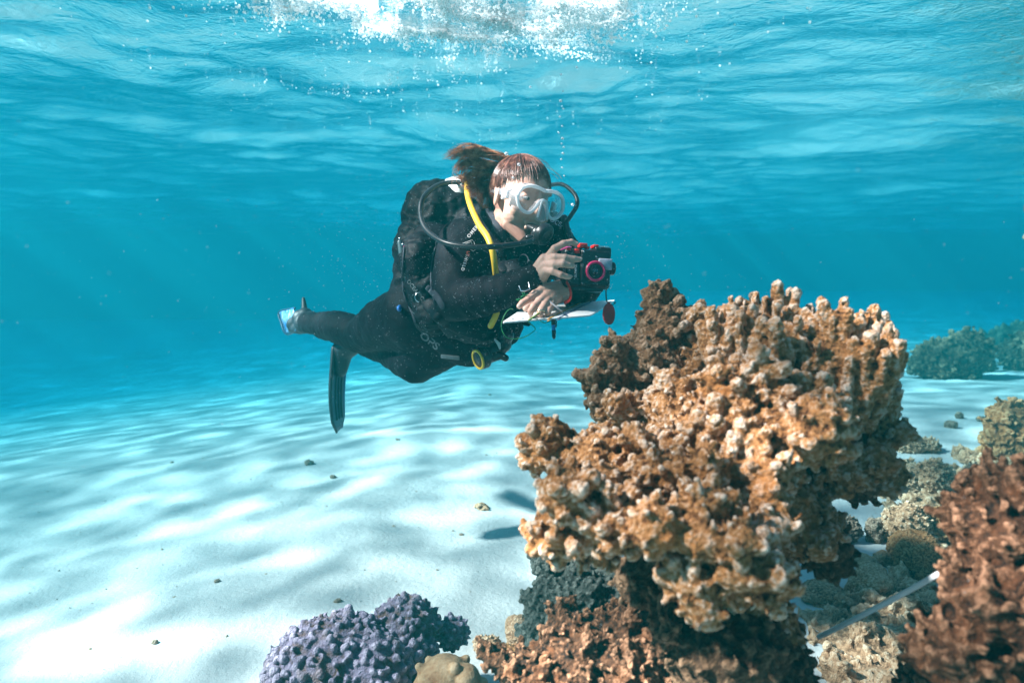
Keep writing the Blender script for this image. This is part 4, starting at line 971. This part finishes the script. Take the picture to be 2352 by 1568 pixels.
for i in range(NS):
    c_ = g.integers(70); w_ = np.clip(clumps[c_] + g.normal() * .06, 0, 6.999); P6 = guide(w_); sp_, _ = spline(P6, np.zeros(6), 4)
    tt = np.linspace(0, 1, MS)[:, None]; L_ = .62 + .38 * g.random() ** .7; idx = np.clip(tt[:, 0] * L_ * (MS - 1), 0, MS - 1.001); k0 = idx.astype(int); fr = (idx - k0)[:, None]; q = sp_[k0] * (1 - fr) + sp_[np.minimum(k0 + 1, MS - 1)] * fr
    wav = np.stack([np.sin(tt[:, 0] * (5 + 3 * cph[c_, j] / 6) + cph[c_, j]) for j in range(3)], 1) * .010 * tt + coff[c_] * np.minimum(tt * 2.5, 1) + g.normal(size=3) * .0022 * (.4 + tt)
    PT[i] = q + wav + np.array([0, 0, .010]) * np.sin(tt * 9 + cph[c_, 0]) * tt * (g.random() < .25)
    RD[i] = .0011 * (1 - .75 * tt[:, 0])
strands("ponytail", PT, RD, M_HAIR, hair)
# loose curls
NS, MS = 46, 18; PT = np.zeros((NS, MS, 3)); RD = np.zeros((NS, MS))
for i in range(NS):
    if i < 30: c0_ = PA(g.uniform(1050, 1085), g.uniform(385, 425), 1.98); r_ = g.uniform(.012, .026); a0 = g.uniform(0, 6.28)
    else: c0_ = PA(g.uniform(1195, 1250), g.uniform(430, 445), 1.95); r_ = g.uniform(.05, .09); a0 = g.uniform(1.3, 2.0)
    a_ = a0 + np.linspace(0, g.uniform(1.5, 3.2) if i < 30 else -.8, MS) * (1 if i % 2 or i >= 30 else -1)
    PT[i] = c0_ + r_ * (np.cos(a_)[:, None] * rt + np.sin(a_)[:, None] * up_) + fw * g.normal() * .01; RD[i] = .0006
lh = strands("loose_hair", PT[:30], RD[:30], M_HAIR, hair); strands("flyaway_hair", PT[30:], RD[30:], M_HAIR, hair)
tie = MB(); tie.torus(PA(1181, 372, 1.99), Vector(rt * .9 + up_ * .3), .013, .005, 20, 8); tie.build("hair_tie", M_RUB, hair)
tie = MB(); tie.box(PA(1172, 379, 1.955), (.026, .005, .005), np.stack([rt * .97 - up_ * .2, fw, up_], 1), .001); tie.build("hair_clip", M_STEEL, hair)

# ============================================================ CAMERA HOUSING
cyaw = R(14); cx = math.cos(cyaw) * rt + math.sin(cyaw) * fw; cn_ = np.cross(cx, up_) * 1.0
if cn_ @ fw > 0: cn_ = -cn_
cx = cx * math.cos(R(-2)) + up_ * math.sin(R(-2)); cuv = np.cross(cn_, cx); CMX = np.stack([cx, cuv, cn_], 1)   # right, up, towards viewer
CC = PA(1352, 616, 1.712); kk = K * 1.712
def cq(px, py, z=0): return CC + CMX @ np.array([(px - 1352) * kk, -(py - 616) * kk, z])
def cbox(mbx, x0, y0, x1, y1, z0, z1, bev): mbx.box(cq((x0 + x1) / 2, (y0 + y1) / 2, (z0 + z1) / 2), ((x1 - x0) * kk, (y1 - y0) * kk, z1 - z0), CMX, bev)
cb = MB(); cbox(cb, 1294, 572, 1408, 662, -.044, 0, .010); cbox(cb, 1330, 574, 1402, 658, -.01, .010, .006); cbox(cb, 1364, 566, 1404, 590, -.036, .008, .004)
cb.cyl(cq(1412, 612, -.012), cx, .017, .014, 30, .003); cb.cyl(cq(1330, 570, -.018), cuv, .010, .014, 20, .002); cbox(cb, 1318, 655, 1392, 668, -.04, -.006, .003); cbox(cb, 1296, 600, 1318, 640, -.02, .006, .004)
housing = cb.build("underwater_camera", M_BLK, smooth=False)
tag(housing, "black camera housing with red levers and magenta lens ring in the diver's hands", "camera")
LC = cq(1362, 624, .010)
m = MB(); m.cyl(LC + cn_ * .004, cn_, .0265, .012, 48, .002); m.build("lens_port", M_BLK, housing)
M_MAG = simple("magenta_ring", (.62, .02, .12), .22, var=.25, scale=30); m = MB(); m.torus(LC + cn_ * .011, Vector(cn_), .0225, .0036, 56, 12); m.build("lens_ring", M_MAG, housing)
m = MB(); m.torus(LC + cn_ * .0105, Vector(cn_), .0155, .0016, 40, 8); m.cyl(LC + cn_ * .0095, cn_, .0105, .004, 32, .001); m.build("lens_barrel", M_RUB, housing)
m = MB(); m.sphere(LC + cn_ * .0095, (.0092, .0092, .005), np.stack([cx, cuv, cn_], 1), 24, 14); m.build("lens", simple("lens_dark", (.012, .012, .03), .05, bump=0, **{"Coat Weight": 1.0}), housing)
m = MB(); m.box(cq(1388.5, 605.5, .0105), (.0365, .0275, .006), CMX, .0025); m.build("flash_window", simple("diffuser", (.36, .38, .46), .35, scale=40, var=.25), housing)
for (x0, y0, x1, y1, z0, z1) in ((1326, 560, 1346, 570, -.012, .006), (1342, 566, 1352, 572, -.01, .004), (1316, 574, 1328, 584, -.014, .005), (1298, 570, 1308, 578, -.02, .0), (1361, 561, 1374, 568, -.02, .004)):
    m = MB(); cbox(m, x0, y0, x1, y1, z0, z1, .002); m.build("lever", M_RED, housing)
for x0 in (1372, 1388):
    m = MB(); cbox(m, x0, 562.5, x0 + 12, 566.5, -.020, .003, .0008); m.build("accessory_shoe", M_STEEL, housing)
m = MB(); m.tube([cq(1284, 578, .004), cq(1296, 572, .004), cq(1306, 571, .002)], [.004, .005, .003], n=10, flat=(1.5, .5)); m.build("ribbon", M_PINK, housing)
m = MB(); m.cyl(cq(1306, 590, -.004), cuv, .003, .05, 14); m.build("hinge_pin", M_STEEL, housing)
for (sx_, sy_) in ((1336, 580), (1400, 652), (1334, 652), (1366, 590)):
    m = MB(); m.cyl(cq(sx_, sy_, .0105), cn_, .0018, .002, 12); m.build("screw", M_STEEL, housing)
def flat_text(s, origin, ux, uy, size, mat_, parent, name="lettering", bold=.01, sp=1.0):
    cu = bpy.data.curves.new("t", 'FONT'); cu.body = s; cu.size = size / .72; cu.extrude = .0004; cu.offset = bold * size; cu.space_character = sp; cu.resolution_u = 3
    o = bpy.data.objects.new("t", cu); COL.objects.link(o); dg = bpy.context.evaluated_depsgraph_get(); dg.update()
    me = bpy.data.meshes.new_from_object(o.evaluated_get(dg)); bpy.data.objects.remove(o)
    V = co(me); nz = np.cross(ux, uy); setco(me, origin + V[:, :1] * ux + V[:, 1:2] * uy + V[:, 2:3] * nz); return link(name, me, mat_, parent)
flat_text("OLYMPUS", cq(1321, 640, .0072), cuv, -cx, .0050, M_WHT, housing, bold=.03, sp=1.1)
flat_text("PT-056", cq(1383, 642, .0108), cx, cuv, .0020, M_GRYP, housing); flat_text("WATERPROOF", cq(1374, 646, .0108), cx, cuv, .0020, M_GRYP, housing)
flat_text("PEN", cq(1330, 566.5, .0066), cx, cuv, .0028, simple("print_dark", (.12, .0, .0), .5), housing)
# lanyard and float tag
m = MB(); m.tube([PA(1302, 648, 1.69), PA(1308, 660, 1.68), PA(1311, 675, 1.68), PA(1308, 688, 1.69), PA(1298, 695, 1.70)], .0038, n=10, flat=(.6, 1.2), samples=6); m.build("wrist_strap", M_RED, housing)
tg = MB(); TC = PA(1398.5, 721, 1.67); tn_ = -fw * .9 + rt * .42; tn_ /= np.linalg.norm(tn_); tx = np.cross(up_, tn_); tx /= np.linalg.norm(tx); ty = np.cross(tn_, tx)
M_TAG = simple("tag_red", (.36, .006, .014), .45, var=.2, scale=25)
bm = bmesh.new(); bmesh.ops.create_cone(bm, cap_ends=True, segments=48, radius1=1, radius2=1, depth=.006)
for v in bm.verts:
    a_ = math.atan2(v.co.y, v.co.x); nk = 1 - .035 * (abs(math.sin(a_ * 2 + .6)) < .10); v.co.x *= .0172 * nk; v.co.y *= .0265 * nk
bmesh.ops.bevel(bm, geom=[e for e in bm.edges if abs(e.verts[0].co.z - e.verts[1].co.z) < 1e-6], offset=.0012, segments=2, affect='EDGES')
tg.bm(bm, TC, np.stack([tx, ty, tn_], 1)); tg.box(TC + ty * .027, (.006, .005, .005), np.stack([tx, ty, tn_], 1), .001); tgo = tg.build("float_tag", M_TAG, smooth=False)
tag(tgo, "red oval tag hanging on a thin cord below the camera housing", "tag")
m = MB(); m.tube([PA(1391, 657, 1.70), PA(1391, 675, 1.69), PA(1393, 692, 1.68), PA(1398, 699, 1.672), PA(1398.5, 703, 1.672)], .0009, n=6, samples=5); m.tube([PA(1393, 657, 1.70), PA(1393, 680, 1.69), PA(1395, 694, 1.68), PA(1399, 701, 1.672)], .0009, n=6, samples=5)
m.tube([PA(1400, 700, 1.672), PA(1407, 700, 1.67), PA(1411, 697, 1.67), PA(1414, 694, 1.67)], .0011, n=6, samples=4); m.sphere(PA(1412, 696, 1.67), .0024, None, 8, 6); m.build("cord", simple("cord_dark", (.02, .07, .07), .6), tgo)

# ============================================================ SLATE AND PENS
A_, B_, C_, D_ = PA(1150, 743, 1.60), PA(1206, 706, 1.80), PA(1415, 689, 1.84), PA(1354, 727, 1.62)
def sl(u, v): return (A_ * (1 - u) + D_ * u) * (1 - v) + (B_ * (1 - u) + C_ * u) * v
snn = np.cross(D_ - A_, B_ - A_); snn /= np.linalg.norm(snn); snn = snn if snn[2] > 0 else -snn
ol = []
for cx_, cy_, a0 in ((.03, .10, 180), (.97, .12, 270), (.97, .92, 0), (.03, .92, 90)):
    for k in range(7): aa = R(a0 + 15 * k); ol.append((cx_ + .028 * math.cos(aa), cy_ + .07 * math.sin(aa)))
no = len(ol); top_ = np.array([sl(*q) + snn * .0016 for q in ol]); bot_ = np.array([sl(*q) - snn * .0016 for q in ol])
m = MB(); V = np.vstack([top_, bot_, [top_.mean(0)], [bot_.mean(0)]]); i = np.arange(no); k = (i + 1) % no
m.add(V, np.stack([i, k, np.full(no, 2 * no)], 1)); m.add(V, np.stack([no + k, no + i, np.full(no, 2 * no + 1)], 1)); m.add(V, np.stack([i, no + i, no + k, k], 1))
slate = m.build("writing_slate", M_SLATE, smooth=False); tag(slate, "thin white plastic writing slate with rubber bands, held flat under the camera", "slate")
for u0, u1, mt in ((.53, .62, M_ORG), (.64, .74, M_BND)):
    for sgn in (1, -1):
        m = MB(); m.tube([sl(u0, -.005) + snn * .0024 * sgn, sl((u0 + u1) / 2, .5) + snn * .0026 * sgn, sl(u1, 1.005) + snn * .0024 * sgn], .0024, n=8, flat=(1, .35), up=snn)
        if sgn == 1: bandp = m.build("rubber_band", mt, slate)
        else: m.build("underside", mt, bandp)
for u_, v_ in ((.12, .45), (.08, .20)):
    m = MB(); m.sphere(sl(u_, v_) + snn * .0017, (.004, .003, .0006), np.stack([cx, np.cross(snn, cx), snn], 1)); m.build("hole", M_BLK, slate)
pn = MB(); pn.tube([PA(1262, 692, 1.66), PA(1288, 713, 1.632)], .0026, n=6, cap=False); pencil = pn.build("pencil", simple("pencil_grey", (.20, .20, .22), .5)); tag(pencil, "grey pencil pinched between the lower hand and the slate", "pencil")
pn = MB(); pn.tube([PA(1287.5, 712.6, 1.6325), PA(1294, 718, 1.626)], [.0026, .0006], n=8); pn.build("tip", M_RUB, pencil)
pn = MB(); pn.tube([PA(1271, 741, 1.64), PA(1272, 763, 1.64)], .0046, n=16); pen = pn.build("pen", M_BLUE); tag(pen, "blue and black pen dangling on a green string below the slate", "pen")
pn = MB(); pn.tube([PA(1270.5, 734, 1.64), PA(1271, 744, 1.64)], .0052, n=16); pn.tube([PA(1272, 760, 1.64), PA(1272.3, 774, 1.64)], [.0052, .0044], n=16); pn.tube([PA(1272.3, 775, 1.64), PA(1272.5, 780, 1.64)], [.002, .0006], n=10); pn.build("grip", M_BLK, pen)
pn = MB(); pn.tube([PA(1274, 733, 1.635), PA(1278, 738, 1.63), PA(1277, 750, 1.63)], .0018, n=8); pn.build("clip", M_BLK, pen); pn = MB(); pn.sphere(PA(1270, 731.5, 1.64), .0042); pn.build("cap", M_STEEL, pen)
gp = [(1178, 710, 1.64), (1172, 709, 1.62), (1162, 718, 1.60), (1152, 741, 1.595), (1153, 757, 1.60), (1160, 771, 1.60), (1170, 777, 1.61), (1186, 778, 1.62), (1201, 775, 1.62), (1214, 769, 1.62), (1229, 757, 1.63), (1224, 748, 1.63), (1214, 740, 1.62), (1215, 734, 1.61), (1222, 731, 1.605), (1236, 733, 1.62), (1249, 741, 1.63), (1261, 738, 1.638), (1268, 738, 1.638)]
m = MB(); m.tube([PA(*q) for q in gp], .0011, n=6, samples=6); cord = m.build("string", M_GRN); tag(cord, "thin green string looping below the slate to the pen", "string")
m = MB(); m.tube([PA(1215, 735, 1.605), PA(1228, 726, 1.612), PA(1238, 719, 1.618)], .0026, n=8, samples=3); m.build("thick_strand", simple("cord_lime", (.30, .36, .10), .6), cord)
m = MB()
for a1, b1 in (((1186, 688), (1212, 684)), ((1186, 688), (1200, 695)), ((1197, 681), (1212, 676)), ((1200, 673), (1208, 687)), ((1204, 672), (1212, 686))): m.tube([PA(*a1, 1.645), PA(*b1, 1.648)], .0013, n=6)
m.build("knot", M_GRN, cord)
m = MB(); m.tube([PA(1192, 657, 1.66), PA(1197, 668, 1.655), PA(1206, 668, 1.652), PA(1217, 664, 1.655), PA(1214, 649, 1.66)], .0016, n=8); mo = m.build("clip", M_STEEL); tag(mo, "small bent steel clip above the lower hand against the sleeve", "clip")
m = MB(); rd_ = PA(1241, 722.5, 1.6335) - PA(1243, 712, 1.636); m.torus(PA(1242, 715, 1.6345), Vector(rd_), .0098, .0018, 28, 8); ro = m.build("finger_ring", M_GOLD); tag(ro, "plain metal ring on the diver's lower hand", "ring")

# ============================================================ FINS
def blade(c_rows, th, mat_, name, parent=None, ribs=()):
    """c_rows: list of rows across, each (left, right) points; slightly curved"""
    rows = []
    for a1, b1 in c_rows:
        a1, b1 = np.array(a1), np.array(b1); rows.append([a1 * (1 - t_) + b1 * t_ for t_ in np.linspace(0, 1, 9)])
    Rw = np.array(rows); n_, m_2, _ = Rw.shape; du = np.gradient(Rw, axis=0); dv_ = np.gradient(Rw, axis=1); N_ = np.cross(du, dv_); N_ /= np.linalg.norm(N_, axis=2, keepdims=True)
    prof = th * (1 + .8 * np.array([1 if k in (0, m_2 - 1) else (.7 if k in ribs else 0) for k in range(m_2)]))[None, :, None]
    T_ = (Rw + N_ * prof).reshape(-1, 3); B2 = (Rw - N_ * prof).reshape(-1, 3); i = np.arange(n_ * m_2).reshape(n_, m_2); o_ = n_ * m_2
    F = [np.stack([i[:-1, :-1], i[:-1, 1:], i[1:, 1:], i[1:, :-1]], -1).reshape(-1, 4), np.stack([i[:-1, :-1], i[1:, :-1], i[1:, 1:], i[:-1, 1:]], -1).reshape(-1, 4) + o_]
    bd = np.concatenate([i[0, :], i[1:, -1], i[-1, -2::-1], i[-2:0:-1, 0]]); nx_ = np.roll(bd, -1); F.append(np.stack([bd, bd + o_, nx_ + o_, nx_], 1))
    return link(name, np_mesh(name, np.vstack([T_, B2]), [np.concatenate(F)]), mat_, parent)
M_FIN = simple("fin_rubber", (.006, .014, .022), .55, scale=20)
M_FINB = simple("fin_blue", (.008, .055, .11), .45, scale=20)
fp = MB()
for q, r_ in (((716, 743, 2.86), .046), ((700, 742, 2.90), .046), ((690, 730, 2.93), .036), ((702, 726, 2.92), .036), ((716, 730, 2.90), .030)): fp.sphere(PA(*q), r_)
seg(fp, PA(700, 715, 2.93), PA(697, 686, 2.95), .015, .0085); seg(fp, PA(692, 730, 2.95), PA(676, 745, 2.98), .03, .035); seg(fp, PA(690, 752, 2.92), PA(668, 758, 2.98), .03, .012)
fin_me = fuse(fp, .005, 3, (), "pocket"); fin = tag(link("swim_fin", fin_me, M_FIN), "fin on the trailing foot at far left, its blade flashing white and blue", "swim fin", "the diver's two fins")
t = NT("fin_flash"); fn_ = t.noise(22, 4, .6, t.pos(), .4); M_FLASH = t.fin(t.pbr(t.ramp(fn_, [(.40, (.03, .22, .62)), (.55, (.30, .55, .85)), (.66, (.90, .93, .95))]), .25, **{"Coat Weight": .6}))  # blue-white mirror reflection on the blade, painted into its colour
rows = []
for k in np.linspace(0, 1, 8):
    a1 = PA(675, 707, 2.98) * (1 - k) + PA(641, 716, 3.22) * k; b1 = PA(679, 756, 2.90) * (1 - k) + PA(658, 768, 3.10) * k; rows.append((a1, b1))
blade(rows, .0022, M_FLASH, "blade", fin)
m = MB(); m.tube([PA(677, 708, 2.97), PA(641, 716, 3.21), PA(646, 742, 3.17), PA(657, 766, 3.09), PA(682, 757, 2.90)], [.005, .0045, .0045, .006, .009], n=8, samples=5); m.build("rail", M_FINB, fin)
fp = MB(); seg(fp, PA(812, 784, 2.70), PA(786, 806, 2.72), .050, .045); seg(fp, PA(786, 806, 2.72), PA(782, 850, 2.72), .045, .028)
fin_me = fuse(fp, .005, 3, (), "pocket"); fin2 = tag(link("swim_fin", fin_me, M_FIN), "long dark fin hanging straight down behind the diver's knees", "swim fin", "the diver's two fins")
wv = .19; rows = []
spine = [(781, 800), (778, 840), (775, 880), (774, 920), (776, 955), (779, 990)]; sp_, _ = spline(np.array([PA(x, y, 2.74) for x, y in spine]), np.zeros(6), 4)
for k, c_ in enumerate(sp_):
    tt = k / (len(sp_) - 1); hw = (.048 + .022 * math.sin(min(1, tt * 1.5) * math.pi / 2)) * (1 - .55 * max(0, (tt - .86) / .14)); wd_ = rt * .06 + fw * 1.0; bow = 0
    rows.append((c_ - wd_ * hw - rt * .010 * (1 - tt), c_ + wd_ * hw + rt * .010 * (1 - tt) + up_ * .012))
M_BLUER = simple('fin_edge_blue', (.01, .12, .28), .4)
bl = blade(rows, .0028, M_FINB, "blade", fin2, ribs=(2, 4, 6))
for fr_ in (.28, .5, .72):
    m = MB(); m.tube([np.array(a1) * (1 - fr_) + np.array(b1) * fr_ - rt * .006 for a1, b1 in rows[:-3]], .0035, n=8); m.tube([np.array(a1) * (1 - fr_) + np.array(b1) * fr_ + rt * .006 for a1, b1 in rows[:-3]], .0035, n=8); m.build("rib", M_FIN, bl)
for e_ in (0, 1):
    m = MB(); m.tube([r_[e_] for r_ in rows], np.linspace(.010, .0045, len(rows)), n=10); m.build("rail", M_FIN if e_ == 0 else M_BLUER, fin2)
# ============================================================ FOAM, BUBBLES, DRIFTING SPECKS
g = np.random.default_rng(77)
def many(name, C, Rr, mat_, kind="sphere", jitter=0):
    """many little closed grains in one mesh"""
    C = np.asarray(C); N = len(C)
    if kind == "sphere":
        m = MB(); m.sphere((0, 0, 0), 1, None, 8, 6); V0 = m.V[0]; T0 = np.concatenate(m.F3); Q0 = np.concatenate(m.F4)
    else:
        V0 = np.array([[1, 0, 0], [-1, 0, 0], [0, 1, 0], [0, -1, 0], [0, 0, 1], [0, 0, -1]], float); T0 = np.array([[0, 2, 4], [2, 1, 4], [1, 3, 4], [3, 0, 4], [2, 0, 5], [1, 2, 5], [3, 1, 5], [0, 3, 5]]); Q0 = None
    R3 = np.asarray(Rr); R3 = R3[:, None] * np.ones(3) if R3.ndim == 1 else R3
    V = C[:, None, :] + V0[None] * R3[:, None, :]
    if jitter: V += g.normal(size=V.shape) * R3[:, None, :] * jitter
    off = (np.arange(N) * len(V0))[:, None, None]; F = [(T0[None] + off).reshape(-1, 3)]
    if Q0 is not None: F.append((Q0[None] + off).reshape(-1, 4))
    return link(name, np_mesh(name, V.reshape(-1, 3), F), mat_)
def foam_mask(x, y):
    wx = x + .16 * vnoise(x * 3, y * 3, 1.5); wy = y + .16 * vnoise(x * 3, y * 3, 8.5)
    ridge = 1 - np.abs(fbm(wx * 3.4, wy * 2.2, 5.5, 4)) * 2.4
    ridge2 = 1 - np.abs(fbm(wx * 9, wy * 6, 2.5, 3)) * 2.6
    core = np.exp(-(((x + .06) / .52) ** 2 + ((y - 2.68) / .42) ** 2) * 1.0)  # real froth, thickened here to stand in for the sun glow
    side = .55 * np.exp(-(((x + .75) / .5) ** 2 + ((y - 2.65) / .35) ** 2) * 1.6)
    ln1 = .75 * np.exp(-((y - (3.5 - .3 * (x + .3))) / .09) ** 2) * (x > -1.5) * (x < .05)
    ln2 = .8 * np.exp(-((y - (3.2 + .5 * (x - .1) ** 2)) / .07) ** 2) * (x > -.35) * (x < .55)
    return np.clip(ridge, 0, 1) * .62 * (core * 1.35 + side) * 1.25 + np.clip(ridge2, 0, 1) * .42 * (core * 1.3 + side + ln1 + ln2)
t = NT("foam_mat"); M_FOAM = t.fin(t.n("MixShader", {0: .82, 1: t.pbr((.92, .97, .98), .5), 2: t.n("BsdfTranslucent", {"Color": (.97, 1, 1, 1)}).outputs[0]}).outputs[0])
xs = np.arange(-1.7, 1.1, .0075); ys = np.arange(1.8, 5.2, .0075); X, Y = np.meshgrid(xs, ys); Mk = foam_mask(X, Y) + .10 * vnoise(X * 60, Y * 60, 1.0)
Z = wave(X, Y, .0075) - .010 - .006 * np.clip(Mk - .6, 0, 1); keep = (Mk[:-1, :-1] > .52)
idx = np.arange(X.size).reshape(X.shape); F = np.stack([idx[:-1, :-1], idx[1:, :-1], idx[1:, 1:], idx[:-1, 1:]], -1)[keep]
used, inv = np.unique(F.ravel(), return_inverse=True); Vf = np.stack([X, Y, Z], -1).reshape(-1, 3)[used]
foam = link("foam", np_mesh("foam", Vf, inv.reshape(-1, 4)), M_FOAM); foam.modifiers.new("solid", 'SOLIDIFY').thickness = .004
tag(foam, "white foam and froth under the surface above the diver", kind="stuff")
C = []
while len(C) < 15000:
    x = g.uniform(-1.7, 1.1, 20000); y = g.uniform(1.8, 5.2, 20000); mk = foam_mask(x, y); ok = g.random(20000) < np.clip(mk, 0, 1) ** 2.2 * .9 + .0008
    C += list(zip(x[ok], y[ok]))
C = np.array(C[:15000]); rb = .0010 + .0046 * g.random(15000) ** 3.2
zb = wave(C[:, 0], C[:, 1], .0075) - .012 - np.abs(g.normal(size=15000)) * .018
fb = many("foam_bubbles", np.stack([C[:, 0], C[:, 1], zb], 1), rb, M_FOAM); tag(fb, "tiny white bubbles swirling below the foam", kind="stuff")
t = NT("bubble_mat"); frb = t.n("Fresnel", {"IOR": 1.6}).outputs[0]
M_BUB = t.fin(t.n("MixShader", {0: t.math('ADD', t.math('MULTIPLY', frb, .8), .30, clamp=True), 1: t.n("BsdfTransparent", {"Color": (.97, .99, 1, 1)}).outputs[0], 2: t.pbr((.92, .94, .96), .08)}).outputs[0])
BL = [(1289, 172, 3), (1293, 210, 2.2), (1288, 232, 3.6), (1294, 250, 2.2), (1286, 268, 2.4), (1291, 290, 2.6), (1283, 305, 2.2), (1292, 318, 3.4), (1290, 330, 2.2), (1295, 338, 2.6), (1293, 352, 3), (1289, 366, 2.4), (1291, 385, 2.4), (1296, 404, 2.2),
      (1163, 353, 4.6), (1192, 378, 4), (1178, 408, 3), (1172, 436, 4), (1315, 470, 3.6), (1218, 200, 3), (1325, 155, 3)]
bsrc = MB(); bsrc.sphere((0, 0, 0), 1, None, 16, 10); bme = bsrc.mesh("bubble")
for k, (x, y, r_) in enumerate(BL):
    d_ = 1.84 if y > 340 else 1.92
    if y < 340: d_ = 2.0
    q = P(x, y, d_)
    if q.z > SURF - .05: q = P(x, y, d_ * .9)
    o = link("air_bubble", bme, None); 
    if not bme.materials: bme.materials.append(M_BUB)
    o.location = q; s_ = r_ * K * d_; o.scale = (s_, s_, s_ * .85); tag(o, "small silvery air bubble rising in the water around the diver's head", "bubble", "air bubbles rising from the diver")
# drifting specks
N = 12000; d_ = .55 + 2.6 * g.random(N) ** .8; px = g.uniform(-60, 2412, N); py = g.uniform(-40, 1500, N)
near_ = g.random(N) < .55; px[near_] = g.normal(1120, 210, near_.sum()); py[near_] = g.normal(600, 200, near_.sum()); d_[near_] = g.uniform(1.1, 2.0, near_.sum())
Cc = np.array([PA(a1, b1, c1) for a1, b1, c1 in zip(px, py, d_)]); ok = (Cc[:, 2] > .15) & (Cc[:, 2] < SURF - .15); Cc = Cc[ok]
rs = .00020 + .00065 * g.random(len(Cc)) ** 3.0
t = NT("speck_mat"); M_SPK = t.fin(t.n("MixShader", {0: .4, 1: t.pbr((.55, .66, .70), .7), 2: t.n("BsdfTranslucent", {"Color": (.55, .68, .72, 1)}).outputs[0]}).outputs[0])
tag(many("floating_particles", Cc, rs, M_SPK, "octa", .2), "pale specks drifting in the water", kind="stuff")
